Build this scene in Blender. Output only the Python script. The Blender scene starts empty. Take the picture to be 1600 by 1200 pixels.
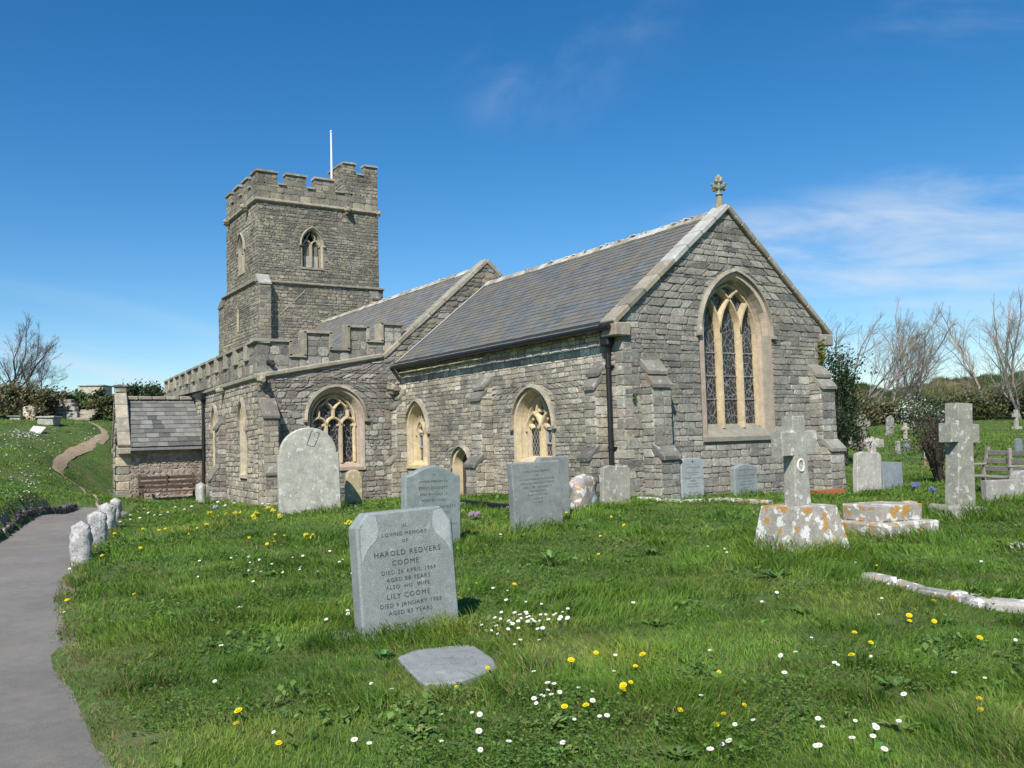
import bpy, math, random
import numpy as np
from mathutils import Vector, Matrix, noise as mnoise
from mathutils.geometry import tessellate_polygon
C = bpy.context.scene.collection
SC = bpy.context.scene
PI = math.pi
random.seed(7)
RNG = np.random.default_rng(11)
# ------------------------------------------------------------------ camera
CAM = np.array([13.2735, -11.1171, 1.2569]); YAW, PITCH, ROLL, FPX = 0.57156, 0.0601, 0.0277, 1382.34
FW = np.array([-math.cos(YAW)*math.cos(PITCH), math.sin(YAW)*math.cos(PITCH), math.sin(PITCH)])
_r = np.cross(FW, [0, 0, 1.]); _r /= np.linalg.norm(_r); _u = np.cross(_r, FW)
RT = math.cos(ROLL)*_r-math.sin(ROLL)*_u; UP = math.sin(ROLL)*_r+math.cos(ROLL)*_u
FH = np.array([-math.cos(YAW), math.sin(YAW)]); RH = np.array([math.sin(YAW), math.cos(YAW)])
cd = bpy.data.cameras.new('camera'); cam = bpy.data.objects.new('camera', cd); C.objects.link(cam)
M = Matrix(((RT[0], UP[0], -FW[0], CAM[0]), (RT[1], UP[1], -FW[1], CAM[1]), (RT[2], UP[2], -FW[2], CAM[2]), (0, 0, 0, 1)))
cam.matrix_world = M
cd.sensor_width = 36; cd.lens = FPX/1600*36; cd.clip_start = .05; cd.clip_end = 6000
SC.camera = cam
# ------------------------------------------------------------------ light
SUN_EL = math.radians(44); SUN_AZ = math.radians(137)           # azimuth clockwise from north (+Y)
SUN = Vector((math.sin(SUN_AZ)*math.cos(SUN_EL), math.cos(SUN_AZ)*math.cos(SUN_EL), math.sin(SUN_EL)))
W = bpy.data.worlds.new('World'); SC.world = W; W.use_nodes = True
nt = W.node_tree; N_ = nt.nodes; L_ = nt.links
bg = N_['Background']; bg.inputs['Strength'].default_value = .10
sky = N_.new('ShaderNodeTexSky'); sky.sky_type = 'NISHITA'; sky.sun_disc = False
sky.sun_elevation = SUN_EL; sky.sun_rotation = SUN_AZ; sky.altitude = 0; sky.air_density = 1.0; sky.dust_density = .15; sky.ozone_density = 4.0
# thin cirrus, part of the sky itself
tc = N_.new('ShaderNodeTexCoord')
def wn(t, **k):
    n = N_.new(t)
    for a, b in k.items(): setattr(n, a, b)
    return n
def wmath(op, a, b=None, c=None):
    n = wn('ShaderNodeMath', operation=op)
    for i, v in enumerate((a, b, c)):
        if v is None: continue
        if isinstance(v, (int, float)): n.inputs[i].default_value = v
        else: L_.new(v, n.inputs[i])
    return n.outputs[0]
def cloud(px, py, ax, ay, tilt, seed, lo, hi, amt, sx_=3., sy_=14.):
    """wisps round one direction of the sky: ax, ay = angular half sizes"""
    d = FW+RT*((px-800)/FPX)-UP*((py-600)/FPX); d = d/np.linalg.norm(d); h = np.cross(d, [0, 0, 1.]); h /= np.linalg.norm(h); v = np.cross(h, d)
    h, v = h*math.cos(tilt)+v*math.sin(tilt), v*math.cos(tilt)-h*math.sin(tilt)
    def dot(q):
        n = wn('ShaderNodeVectorMath', operation='DOT_PRODUCT'); L_.new(tc.outputs['Generated'], n.inputs[0]); n.inputs[1].default_value = tuple(q); return n.outputs['Value']
    a, b, f = dot(h), dot(v), dot(d)
    cv = wn('ShaderNodeCombineXYZ'); L_.new(wmath('MULTIPLY', a, sx_), cv.inputs[0]); L_.new(wmath('MULTIPLY', b, sy_), cv.inputs[1]); cv.inputs[2].default_value = seed
    n = wn('ShaderNodeTexNoise'); n.inputs['Scale'].default_value = 1; n.inputs['Detail'].default_value = 8; n.inputs['Roughness'].default_value = .58; n.inputs['Distortion'].default_value = .35; L_.new(cv.outputs[0], n.inputs['Vector'])
    r = wn('ShaderNodeMapRange', interpolation_type='SMOOTHSTEP'); r.inputs['From Min'].default_value = lo; r.inputs['From Max'].default_value = hi; r.inputs['To Max'].default_value = amt; L_.new(n.outputs['Fac'], r.inputs['Value'])
    e = wmath('ADD', wmath('POWER', wmath('ABSOLUTE', wmath('DIVIDE', a, ax)), 2.), wmath('POWER', wmath('ABSOLUTE', wmath('DIVIDE', b, ay)), 2.))
    g = wn('ShaderNodeMapRange', interpolation_type='SMOOTHSTEP'); g.inputs['From Min'].default_value = 1.; g.inputs['From Max'].default_value = .15; L_.new(e, g.inputs['Value'])
    return wmath('MULTIPLY', wmath('MULTIPLY', r.outputs[0], g.outputs[0]), wmath('GREATER_THAN', f, 0.))
_m = None
for k in ((1500, 400, .34, .08, -.16, 3.3, .38, .74, .75, 3.5, 18.), (1560, 330, .25, .06, -.10, 8.1, .42, .75, .6, 4., 18.), (150, 545, .34, .06, -.22, 5.2, .40, .74, .42, 2.2, 26.), (900, 60, .16, .10, .5, 1.7, .42, .8, .22, 4., 9.), (1250, 600, .6, .06, 0., 6.4, .3, .8, .35, 2., 14.), (1340, 20, .3, .06, -.2, 9.4, .45, .8, .2, 3., 16.)):
    q = cloud(*k); _m = q if _m is None else wmath('MAXIMUM', _m, q)
mu2 = type('o', (), {'outputs': [_m]})
hs_ = wn('ShaderNodeHueSaturation'); hs_.inputs['Saturation'].default_value = 1.33; L_.new(sky.outputs[0], hs_.inputs['Color'])
mx = wn('ShaderNodeMix', data_type='RGBA'); L_.new(mu2.outputs[0], mx.inputs['Factor']); L_.new(hs_.outputs[0], mx.inputs['A']); mx.inputs['B'].default_value = (5.6, 6.2, 7.0, 1)
L_.new(mx.outputs['Result'], bg.inputs['Color'])
sd = bpy.data.lights.new('sun', 'SUN'); sd.energy = 4.7; sd.angle = math.radians(.53); sd.color = (1, .95, .87)
so = bpy.data.objects.new('sun', sd); C.objects.link(so); so.rotation_euler = SUN.to_track_quat('Z', 'Y').to_euler()
SC.view_settings.view_transform = 'Standard'; SC.view_settings.look = 'None'; SC.view_settings.exposure = .38; SC.view_settings.gamma = 1
SC.cycles.max_bounces = 5; SC.cycles.transparent_max_bounces = 4

# ------------------------------------------------------------------ helpers
def vn(x, y, seed=0):
    """value noise, numpy"""
    x = np.asarray(x, float); y = np.asarray(y, float)
    xi = np.floor(x).astype(np.int64); yi = np.floor(y).astype(np.int64); fx = x-xi; fy = y-yi
    def h(a, b):
        n = (a*374761393+b*668265263+seed*974711) & 0xffffffff
        n = ((n ^ (n >> 13))*1274126177) & 0xffffffff
        return ((n ^ (n >> 16)) & 0xffff)/65535.
    sx_, sy_ = fx*fx*(3-2*fx), fy*fy*(3-2*fy)
    return (h(xi, yi)*(1-sx_)+h(xi+1, yi)*sx_)*(1-sy_)+(h(xi, yi+1)*(1-sx_)+h(xi+1, yi+1)*sx_)*sy_
def fbm(x, y, seed=0, o=3):
    s = 0; a = .5; t = 0
    for i in range(o):
        s = s+a*vn(np.asarray(x)*2**i, np.asarray(y)*2**i, seed+i); t += a; a *= .5
    return s/t
def sstep(a, b, x):
    t = np.clip((np.asarray(x, float)-a)/(b-a), 0, 1); return t*t*(3-2*t)
def U(a, b): return random.uniform(a, b)

class MB:
    def __init__(s): s.v = []; s.f = []; s.c = []
    def add(s, vs, fs, col=(.5, .5, .5)):
        b = len(s.v); s.v += [tuple(map(float, p)) for p in vs]
        for f in fs: s.f.append(tuple(i+b for i in f)); s.c.append(col)
    def box(s, c, h, col=(.5,)*3, rz=0, ax=None):
        c = Vector(c)
        if ax is None:
            ax = (Vector((math.cos(rz), math.sin(rz), 0)), Vector((-math.sin(rz), math.cos(rz), 0)), Vector((0, 0, 1)))
        vs = [c+ax[0]*(h[0]*i)+ax[1]*(h[1]*j)+ax[2]*(h[2]*k) for k in (-1, 1) for j in (-1, 1) for i in (-1, 1)]
        s.add(vs, [(0, 2, 3, 1), (4, 5, 7, 6), (0, 1, 5, 4), (2, 6, 7, 3), (0, 4, 6, 2), (1, 3, 7, 5)], col)
    def bbox(s, c, h, b=.01, col=(.5,)*3, rz=0, jit=0, ax=None):
        """bevelled box"""
        c = Vector(c)
        if ax is None:
            ax = (Vector((math.cos(rz), math.sin(rz), 0)), Vector((-math.sin(rz), math.cos(rz), 0)), Vector((0, 0, 1)))
        b = min(b, min(h)*.8)
        vs = []; idx = {}
        for k in (-1, 1):
            for j in (-1, 1):
                for i in (-1, 1):
                    for a in range(3):
                        o = [h[0]-b, h[1]-b, h[2]-b]; o[a] = h[a]
                        p = c+ax[0]*(o[0]*i+U(-jit, jit))+ax[1]*(o[1]*j+U(-jit, jit))+ax[2]*(o[2]*k+U(-jit, jit))
                        idx[(i, j, k, a)] = len(vs); vs.append(p)
        fs = []
        for a in range(3):
            for sg in (-1, 1):
                q = []
                for (m, n) in ((-1, -1), (1, -1), (1, 1), (-1, 1)):
                    t = [m, n]; t.insert(a, sg); q.append(idx[tuple(t)+(a,)])
                fs.append(tuple(q))
        for a in range(3):
            b1, b2 = [x for x in range(3) if x != a]
            for m in (-1, 1):
                for n in (-1, 1):
                    q = []
                    for (sg, w) in ((-1, b1), (1, b1), (1, b2), (-1, b2)):
                        t = [0, 0, 0]; t[a] = sg; t[b1] = m; t[b2] = n; q.append(idx[tuple(t)+(w,)])
                    fs.append(tuple(q))
        for k in (-1, 1):
            for j in (-1, 1):
                for i in (-1, 1): fs.append(tuple(idx[(i, j, k, a)] for a in range(3)))
        s.add(vs, fs, col)
    def tube(s, pts, rad, n=6, col=(.5,)*3, cap=True):
        pts = [Vector(p) for p in pts]
        if not hasattr(rad, '__len__'): rad = [rad]*len(pts)
        vs = []; fs = []; ref = None
        for i, p in enumerate(pts):
            d = (pts[min(i+1, len(pts)-1)]-pts[max(i-1, 0)])
            if d.length < 1e-9: d = Vector((0, 0, 1))
            d.normalize()
            if ref is None: ref = d.orthogonal().normalized()
            a = (ref-d*ref.dot(d))
            if a.length < 1e-6: a = d.orthogonal()
            a.normalize(); ref = a; b = d.cross(a)
            for k in range(n):
                t = 2*PI*k/n; vs.append(p+(a*math.cos(t)+b*math.sin(t))*rad[i])
        for i in range(len(pts)-1):
            for k in range(n): fs.append((i*n+k, i*n+(k+1) % n, (i+1)*n+(k+1) % n, (i+1)*n+k))
        if cap: fs.append(tuple(range(n))); fs.append(tuple(range((len(pts)-1)*n, len(pts)*n)))
        s.add(vs, fs, col)
    def prism(s, poly, fn, d0, d1, col=(.5,)*3, bev=0):
        """2-D polygon (a,b) extruded between depth d0 and d1; fn(a,b,d)->3-D"""
        n = len(poly)
        cx = sum(p[0] for p in poly)/n; cz = sum(p[1] for p in poly)/n
        vs = [fn(a, b, d0) for a, b in poly]
        if bev:
            vs += [fn(a, b, d1-(bev if d1 > d0 else -bev)) for a, b in poly]
            ins = []
            for i in range(n):
                p0 = Vector(poly[i-1]); p = Vector(poly[i]); p1 = Vector(poly[(i+1) % n])
                e0 = (p-p0).normalized(); e1 = (p1-p).normalized()
                nn = Vector((-e0.y-e1.y, e0.x+e1.x))
                if nn.length < 1e-6: nn = Vector((-e0.y, e0.x))
                nn.normalize()
                if nn.dot(Vector((cx, cz))-p) < 0: nn = -nn
                ins.append(p+nn*bev)
            vs += [fn(a, b, d1) for a, b in ins]
            fs = [(i, (i+1) % n, n+(i+1) % n, n+i) for i in range(n)]+[(n+i, n+(i+1) % n, 2*n+(i+1) % n, 2*n+i) for i in range(n)]
            fs += [tuple(range(n)), tuple(range(2*n, 3*n))]
        else:
            vs += [fn(a, b, d1) for a, b in poly]
            fs = [(i, (i+1) % n, n+(i+1) % n, n+i) for i in range(n)]+[tuple(range(n)), tuple(range(n, 2*n))]
        s.add(vs, fs, col)
    def build(s, name, mat, parent=None, smooth=False, off=None):
        me = bpy.data.meshes.new(name)
        vs = s.v
        if off is None and parent is not None: off = root_off(parent)
        if off is not None: vs = [(x-off[0], y-off[1], z-off[2]) for x, y, z in vs]
        me.from_pydata(vs, [], s.f)
        at = me.color_attributes.new('Col', 'FLOAT_COLOR', 'CORNER')
        ln = np.array([len(f) for f in s.f]); col = np.ones((len(s.f), 4)); col[:, :3] = np.array(s.c, float).reshape(-1, 3)
        at.data.foreach_set('color', np.repeat(col, ln, axis=0).ravel())
        if smooth: me.polygons.foreach_set('use_smooth', [True]*len(me.polygons))
        for m in (mat if isinstance(mat, (list, tuple)) else [mat]): me.materials.append(m)
        me.update()
        o = bpy.data.objects.new(name, me); C.objects.link(o)
        if parent is not None: o.parent = parent
        elif off is not None: o.location = off
        return o
def root_off(p):
    t = Vector((0, 0, 0))
    while p is not None: t = t+p.location; p = p.parent
    return t
def tag(o, label=None, cat=None, group=None, kind=None):
    for k, v in (('label', label), ('category', cat), ('group', group), ('kind', kind)):
        if v: o[k] = v
    return o
def thing(name, label, cat, loc=(0, 0, 0), rz=0, group=None, tilt=(0, 0)):
    o = bpy.data.objects.new(name, None); C.objects.link(o); o.empty_display_size = .2
    o.location = loc; o.rotation_euler = (tilt[0], tilt[1], rz)
    return tag(o, label, cat, group)
def local(mb, name, mat, parent, smooth=False):           # geometry already in the parent's local frame
    return mb.build(name, mat, parent, smooth, off=Vector((0, 0, 0)))
def copy_tree(o, parent=None):
    c = o.copy(); C.objects.link(c)
    if parent is not None: c.parent = parent
    for ch in list(o.children): copy_tree(ch, c)
    return c

# ------------------------------------------------------------------ materials
def material(name, rough=.9, grain=(), bump=0, bscale=40, spots=(), base=None, translucent=0, spec=.3):
    """colour = face colour attribute (or base) varied by noise; grain: [(scale, amount)], spots: [(scale, lo, hi, colour, amount)]"""
    m = bpy.data.materials.new(name); m.use_nodes = True
    t = m.node_tree; n = t.nodes; l = t.links
    b = n['Principled BSDF']; b.inputs['Roughness'].default_value = rough; b.inputs['Specular IOR Level'].default_value = spec
    geo = n.new('ShaderNodeNewGeometry'); pos = geo.outputs['Position']
    if base is None:
        a = n.new('ShaderNodeAttribute'); a.attribute_name = 'Col'; col = a.outputs['Color']
    else:
        a = n.new('ShaderNodeRGB'); a.outputs[0].default_value = (*base, 1); col = a.outputs[0]
    for sc_, am in grain:
        tx = n.new('ShaderNodeTexNoise'); tx.inputs['Scale'].default_value = sc_; tx.inputs['Detail'].default_value = 5; tx.inputs['Roughness'].default_value = .65
        l.new(pos, tx.inputs['Vector'])
        mr = n.new('ShaderNodeMapRange'); mr.inputs['From Min'].default_value = .3; mr.inputs['From Max'].default_value = .7
        mr.inputs['To Min'].default_value = 1-am; mr.inputs['To Max'].default_value = 1+am; l.new(tx.outputs['Fac'], mr.inputs['Value'])
        mm = n.new('ShaderNodeVectorMath'); mm.operation = 'SCALE'; l.new(col, mm.inputs[0]); l.new(mr.outputs[0], mm.inputs['Scale']); col = mm.outputs[0]
    for i, (sc_, lo, hi, cc, am) in enumerate(spots):
        tx = n.new('ShaderNodeTexNoise'); tx.inputs['Scale'].default_value = sc_; tx.inputs['Detail'].default_value = 4; tx.inputs['Roughness'].default_value = .6
        ad = n.new('ShaderNodeVectorMath'); ad.operation = 'ADD'; ad.inputs[1].default_value = (3.7*i+1.3, 9.1*i, 5.3*i); l.new(pos, ad.inputs[0]); l.new(ad.outputs[0], tx.inputs['Vector'])
        mr = n.new('ShaderNodeMapRange'); mr.inputs['From Min'].default_value = lo; mr.inputs['From Max'].default_value = hi; mr.inputs['To Max'].default_value = am
        l.new(tx.outputs['Fac'], mr.inputs['Value'])
        x = n.new('ShaderNodeMix'); x.data_type = 'RGBA'; l.new(mr.outputs[0], x.inputs['Factor']); l.new(col, x.inputs['A']); x.inputs['B'].default_value = (*cc, 1); col = x.outputs['Result']
    l.new(col, b.inputs['Base Color'])
    if bump:
        tx = n.new('ShaderNodeTexNoise'); tx.inputs['Scale'].default_value = bscale; tx.inputs['Detail'].default_value = 6; tx.inputs['Roughness'].default_value = .7
        l.new(pos, tx.inputs['Vector'])
        bp = n.new('ShaderNodeBump'); bp.inputs['Strength'].default_value = bump; bp.inputs['Distance'].default_value = .02
        l.new(tx.outputs['Fac'], bp.inputs['Height']); l.new(bp.outputs[0], b.inputs['Normal'])
    if translucent:
        tr = n.new('ShaderNodeBsdfTranslucent'); l.new(col, tr.inputs['Color'])
        ms = n.new('ShaderNodeMixShader'); ms.inputs[0].default_value = translucent
        l.new(b.outputs[0], ms.inputs[1]); l.new(tr.outputs[0], ms.inputs[2]); l.new(ms.outputs[0], n['Material Output'].inputs['Surface'])
    return m
MT = {}
MT['rubble'] = material('rubble_stone', .92, [(.6, .16), (2.2, .2), (16, .34), (70, .3)], .9, 24, [(17, .60, .70, (.48, .465, .40), .6), (1.1, .54, .70, (.10, .095, .085), .5), (5, .6, .72, (.12, .115, .10), .55)])
MT['dressed'] = material('dressed_stone', .9, [(1.7, .16), (7, .16), (45, .2)], .5, 50, [(4.5, .56, .74, (.2, .185, .16), .5), (16, .62, .7, (.5, .47, .4), .4)])
MT['mortar'] = material('mortar', .95, [(5, .3), (60, .25)], .5, 60)
MT['coping'] = material('coping_stone', .9, [(3, .25), (40, .25)], .5, 45, [(7, .58, .68, (.55, .54, .48), .6), (5, .6, .7, (.28, .19, .06), .5)])
MT['slate'] = material('roof_slate', .62, [(3, .16), (45, .16)], .25, 60, [(1.3, .46, .62, (.20, .165, .11), .6), (9, .62, .72, (.26, .25, .21), .4)], spec=.4)
MT['porchslate'] = material('stone_slate', .75, [(6, .2), (50, .2)], .3, 60)
MT['iron'] = material('black_iron', .45, base=(.012, .012, .013), spec=.5)
MT['granite'] = material('granite', .75, [(2.2, .16), (12, .14), (150, .4)], .4, 110, [(60, .62, .7, (.5, .52, .5), .5), (3.5, .58, .72, (.17, .18, .165), .45), (13, .64, .7, (.42, .42, .36), .6)])
MT['tomb'] = material('weathered_tombstone', .92, [(5, .22), (60, .25)], .55, 50, [(11, .58, .64, (.62, .61, .57), .75), (30, .6, .68, (.1, .1, .09), .5)])
MT['lichen'] = material('lichened_stone', .92, [(6, .22), (60, .22)], .6, 50, [(7, .53, .57, (.78, .77, .73), .95), (8, .60, .63, (.52, .25, .04), .9), (26, .6, .68, (.08, .07, .06), .6)])
MT['orangelichen'] = material('grey_stone_orange_lichen', .92, [(6, .22), (60, .22)], .6, 50, [(8, .53, .57, (.72, .71, .67), .9), (5.5, .57, .61, (.46, .23, .03), .9), (30, .6, .68, (.1, .09, .08), .5)])
MT['marker'] = material('rough_marker_stone', .95, [(6, .25), (28, .4), (90, .3)], 1, 30, [(14, .60, .66, (.09, .09, .085), .7), (22, .6, .68, (.66, .65, .62), .6)])
MT['letter'] = material('letter_paint', .8, base=(.058, .052, .047))
MT['whiteletter'] = material('white_letter_paint', .8, base=(.7, .7, .68))
MT['grass'] = material('grass_blade', .6, translucent=.4, spec=.25)
MT['leaf'] = material('leaf', .55, translucent=.22, spec=.35)
MT['flower'] = material('petal', .7, translucent=.2)
MT['bark'] = material('bark', .9, [(12, .25)], .4, 40)
MT['wood'] = material('bench_wood', .8, [(9, .2), (90, .2)], .3, 80)
MT['paint'] = material('white_paint', .5, base=(.8, .8, .78))
MT['asphalt'] = material('asphalt', .9, [(1.1, .14), (9, .12), (160, .35)], .6, 220, [(1.7, .54, .70, (.29, .25, .195), .45), (.5, .5, .7, (.165, .157, .146), .5)], base=(.228, .21, .184))
MT['dirt'] = material('bare_earth', .95, [(2, .2), (30, .2)], .5, 40, base=(.36, .275, .18))
MT['terracotta'] = material('terracotta', .85, [(20, .15)], base=(.38, .12, .05))
MT['soil'] = material('ground_turf', .95, [(.35, .18), (3, .25), (25, .35)], .8, 25, [(.9, .52, .68, (.15, .135, .05), .65), (2.3, .56, .70, (.17, .125, .075), .6)], base=(.07, .118, .026))
MT['dune'] = material('dune_grass', .95, [(.06, .25), (.5, .25), (4, .3)], 1, 3, [(.09, .5, .62, (.26, .23, .125), .6), (.14, .50, .62, (.06, .105, .03), .8)], base=(.125, .16, .055))
def glass_or_dark(name, kind):
    m = bpy.data.materials.new(name); m.use_nodes = True; t = m.node_tree; n = t.nodes; l = t.links
    b = n['Principled BSDF']; geo = n.new('ShaderNodeNewGeometry'); pos = geo.outputs['Position']
    if kind == 'stained':
        mp_ = n.new('ShaderNodeMapping'); mp_.inputs['Scale'].default_value = (10, 10, 6.5); l.new(pos, mp_.inputs[0])
        nz = n.new('ShaderNodeTexNoise'); nz.inputs['Scale'].default_value = .35; l.new(mp_.outputs[0], nz.inputs['Vector'])
        av = n.new('ShaderNodeVectorMath'); av.operation = 'MULTIPLY_ADD'; l.new(nz.outputs['Color'], av.inputs[0]); av.inputs[1].default_value = (1.6,)*3; l.new(mp_.outputs[0], av.inputs[2])
        v = n.new('ShaderNodeTexVoronoi'); v.feature = 'DISTANCE_TO_EDGE'; v.inputs['Scale'].default_value = 1; l.new(av.outputs[0], v.inputs['Vector'])
        v2 = n.new('ShaderNodeTexVoronoi'); v2.inputs['Scale'].default_value = 1; l.new(av.outputs[0], v2.inputs['Vector'])
        mr = n.new('ShaderNodeMapRange'); mr.inputs['From Min'].default_value = .055; mr.inputs['From Max'].default_value = .035; l.new(v.outputs['Distance'], mr.inputs['Value'])
        hsv = n.new('ShaderNodeHueSaturation'); hsv.inputs['Saturation'].default_value = .35; hsv.inputs['Value'].default_value = .045; l.new(v2.outputs['Color'], hsv.inputs['Color'])
        x = n.new('ShaderNodeMix'); x.data_type = 'RGBA'; l.new(mr.outputs[0], x.inputs['Factor']); l.new(hsv.outputs[0], x.inputs['A']); x.inputs['B'].default_value = (.2, .2, .2, 1)
    else:
        sp = n.new('ShaderNodeSeparateXYZ'); l.new(pos, sp.inputs[0])
        outs = []
        for sg in (1, -1):
            a = n.new('ShaderNodeMath'); a.operation = 'MULTIPLY_ADD'; l.new(sp.outputs['Z'], a.inputs[0]); a.inputs[1].default_value = .62*sg; l.new(sp.outputs['X'], a.inputs[2])
            d_ = n.new('ShaderNodeMath'); d_.operation = 'PINGPONG'; l.new(a.outputs[0], d_.inputs[0]); d_.inputs[1].default_value = .055
            c = n.new('ShaderNodeMath'); c.operation = 'LESS_THAN'; l.new(d_.outputs[0], c.inputs[0]); c.inputs[1].default_value = .009; outs.append(c.outputs[0])
        a = n.new('ShaderNodeMath'); a.operation = 'MAXIMUM'; l.new(outs[0], a.inputs[0]); l.new(outs[1], a.inputs[1])
        x = n.new('ShaderNodeMix'); x.data_type = 'RGBA'; l.new(a.outputs[0], x.inputs['Factor']); x.inputs['A'].default_value = (.022, .026, .028, 1); x.inputs['B'].default_value = (.27, .27, .26, 1)
    l.new(x.outputs['Result'], b.inputs['Base Color']); b.inputs['Roughness'].default_value = .25; b.inputs['Specular IOR Level'].default_value = .4
    return m
MT['stained'] = glass_or_dark('stained_glass_outside', 'stained'); MT['lattice'] = glass_or_dark('leaded_lattice_glass', 'lattice')
MT['clearpane'] = material('casement_pane', .2, base=(.25, .27, .29), spec=.5)
MT['lead'] = material('lead_grey', .5, base=(.36, .37, .38))
MT['dark'] = material('dark_backing', 1, base=(.008, .008, .008))  # black sheet colour standing in for the unlit belfry inside
# ------------------------------------------------------------------ terrain
def ray(px, py): return FW+RT*((px-800)/FPX)-UP*((py-600)/FPX)
def atd(px, py, d): return CAM+ray(px, py)*d
def atz(px, py, z):
    v = ray(px, py); return CAM+v*((z-CAM[2])/v[2])
ctl = [atz(*p) for p in [(180, 1200, -.24), (800, 1200, -.22), (1500, 1200, -.2), (90, 930, -.25), (640, 985, -.2), (1475, 930, -.13), (120, 882, -.22),
    (840, 830, -.05), (487, 800, 0), (1250, 868, -.08), (1500, 812, -.08), (190, 794, -.32), (150, 850, -.24), (0, 850, -.3), (110, 805, -.32),
    (1355, 770, -.15), (1560, 765, -.08), (1450, 750, -.1), (1700, 800, -.05), (-200, 1000, -.28)]]
ctl += [np.array(p) for p in [(13.3, -11.1, -.22), (20, -18, -.2), (0, 0, -.02), (0, 4, -.17), (0, 6.3, -.26), (-4.4, 0, -.16), (-7.3, 0, -.38), (-9.95, 0, -.45), (-9.95, -4.17, -.38),
    (-9.95, -2, -.43), (-17.5, -3.74, -.58), (-17.2, -6.2, -.58), (-22, -6.7, -.5), (-28, -3, -.35), (-10, 12, -.2), (-25, 12, -.1), (5, 14, .0)]]
ctl += [atd(*p) for p in [(0, 800, 18), (0, 760, 23), (0, 700, 32), (0, 660, 42), (60, 700, 32), (85, 740, 30), (100, 715, 34), (150, 772, 26), (165, 685, 39), (140, 662, 43),
    (60, 660, 42), (125, 650, 47), (-150, 655, 42), (-200, 720, 25), (100, 780, 25), (-250, 850, 13), (60, 640, 54), (150, 640, 56), (-200, 640, 55),
    (1322, 700, 36), (1388, 678, 46), (1590, 690, 34), (1650, 700, 30), (1450, 655, 60), (1700, 650, 60), (1300, 665, 60), (1900, 690, 40)]]
for a in np.linspace(0, 2*PI, 14, endpoint=False): ctl.append(np.array([10*0-5+110*math.cos(a), 110*math.sin(a), 1.2]))
ctl = np.array(ctl)
def _phi(r2): return np.where(r2 > 1e-9, .5*r2*np.log(np.maximum(r2, 1e-9)), 0)
_n = len(ctl); _X = ctl[:, :2]/20
_K = _phi(((_X[:, None]-_X[None])**2).sum(-1))+np.eye(_n)*.004
_P = np.c_[np.ones(_n), _X]
_sol = np.linalg.solve(np.block([[_K, _P], [_P.T, np.zeros((3, 3))]]), np.r_[ctl[:, 2], 0, 0, 0])
# asphalt path edges (forward depth, lateral)
def fl(d, l): return CAM[:2]+FH*d+RH*l
PR = np.array([fl(-4, 1.8), fl(0, -.5), fl(2.4, -1.1)]+[atz(*q)[:2] for q in [(178, 1200, -.24), (155, 1150, -.24), (131, 1100, -.245), (100, 1050, -.25), (91, 1000, -.25), (86, 950, -.25), (93, 922, -.25), (106, 897, -.25), (121, 880, -.25), (149, 850, -.25), (180, 820, -.28), (197, 803, -.31), (204, 797, -.32)]])
PL = np.array([fl(-4, -4.0), fl(0, -5.2), fl(4, -5.9), fl(9, -6.9)]+[atz(*q)[:2] for q in [(-6, 850, -.3), (48, 826, -.31), (100, 806, -.32), (118, 801, -.32), (150, 797, -.32)]])
def polydist(P, poly):
    """unsigned distance and side sign to a polyline; P (n,2)"""
    P = np.atleast_2d(P); best = np.full(len(P), 1e9); sg = np.ones(len(P))
    for a, b in zip(poly[:-1], poly[1:]):
        ab = b-a; t = np.clip(((P-a)@ab)/(ab@ab), 0, 1); q = a+t[:, None]*ab; dd = np.hypot(*(P-q).T)
        cr_ = ab[0]*(P[:, 1]-a[1])-ab[1]*(P[:, 0]-a[0]); m = dd < best; best = np.where(m, dd, best); sg = np.where(m, np.sign(cr_), sg)
    return best, sg
def inpath(P):
    d1, s1 = polydist(P, PR); d2, s2 = polydist(P, PL)
    # right edge: path lies on its left (positive cross); left edge: on its right
    return np.where((s1 > 0) & (s2 < 0), np.minimum(d1, d2), -np.minimum(d1, d2))
def gz(x, y):
    x = np.asarray(x, float); y = np.asarray(y, float); sh = x.shape; P = np.c_[x.ravel(), y.ravel()]
    out = np.empty(len(P))
    for i in range(0, len(P), 20000):
        Q = P[i:i+20000]/20; r2 = ((Q[:, None]-_X[None])**2).sum(-1)
        out[i:i+20000] = _phi(r2)@_sol[:_n]+np.c_[np.ones(len(Q)), Q]@_sol[_n:]
    R = np.hypot(P[:, 0]+5, P[:, 1]); out = np.clip(out, -1.2, 4.6)
    out = out*(1-sstep(75, 105, R))+1.2*sstep(75, 105, R)
    dl, sl = polydist(P, PL); near = ((P-CAM[:2])@FH < 21.5)
    out = out+np.where((sl > 0) & near, .40*sstep(.02, .2, dl)*(1-sstep(2, 9, dl))*(1-sstep(19.5, 21.5, (P-CAM[:2])@FH)), 0)
    return out.reshape(sh)
def gz1(x, y): return float(gz(np.array([x]), np.array([y]))[0])
def at(px, py):
    """where the view ray through a point of the photograph meets the ground"""
    v = ray(px, py); lo = 1.5; d = 1.5; prev = None
    while d < 120:
        p = CAM+v*d
        if p[2] < gz1(p[0], p[1]): break
        lo = d; d *= 1.04
    hi = d
    for _ in range(20):
        m = (lo+hi)/2; p = CAM+v*m
        if p[2] < gz1(p[0], p[1]): hi = m
        else: lo = m
    p = CAM+v*hi; return Vector((p[0], p[1], gz1(p[0], p[1]))), hi
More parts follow.
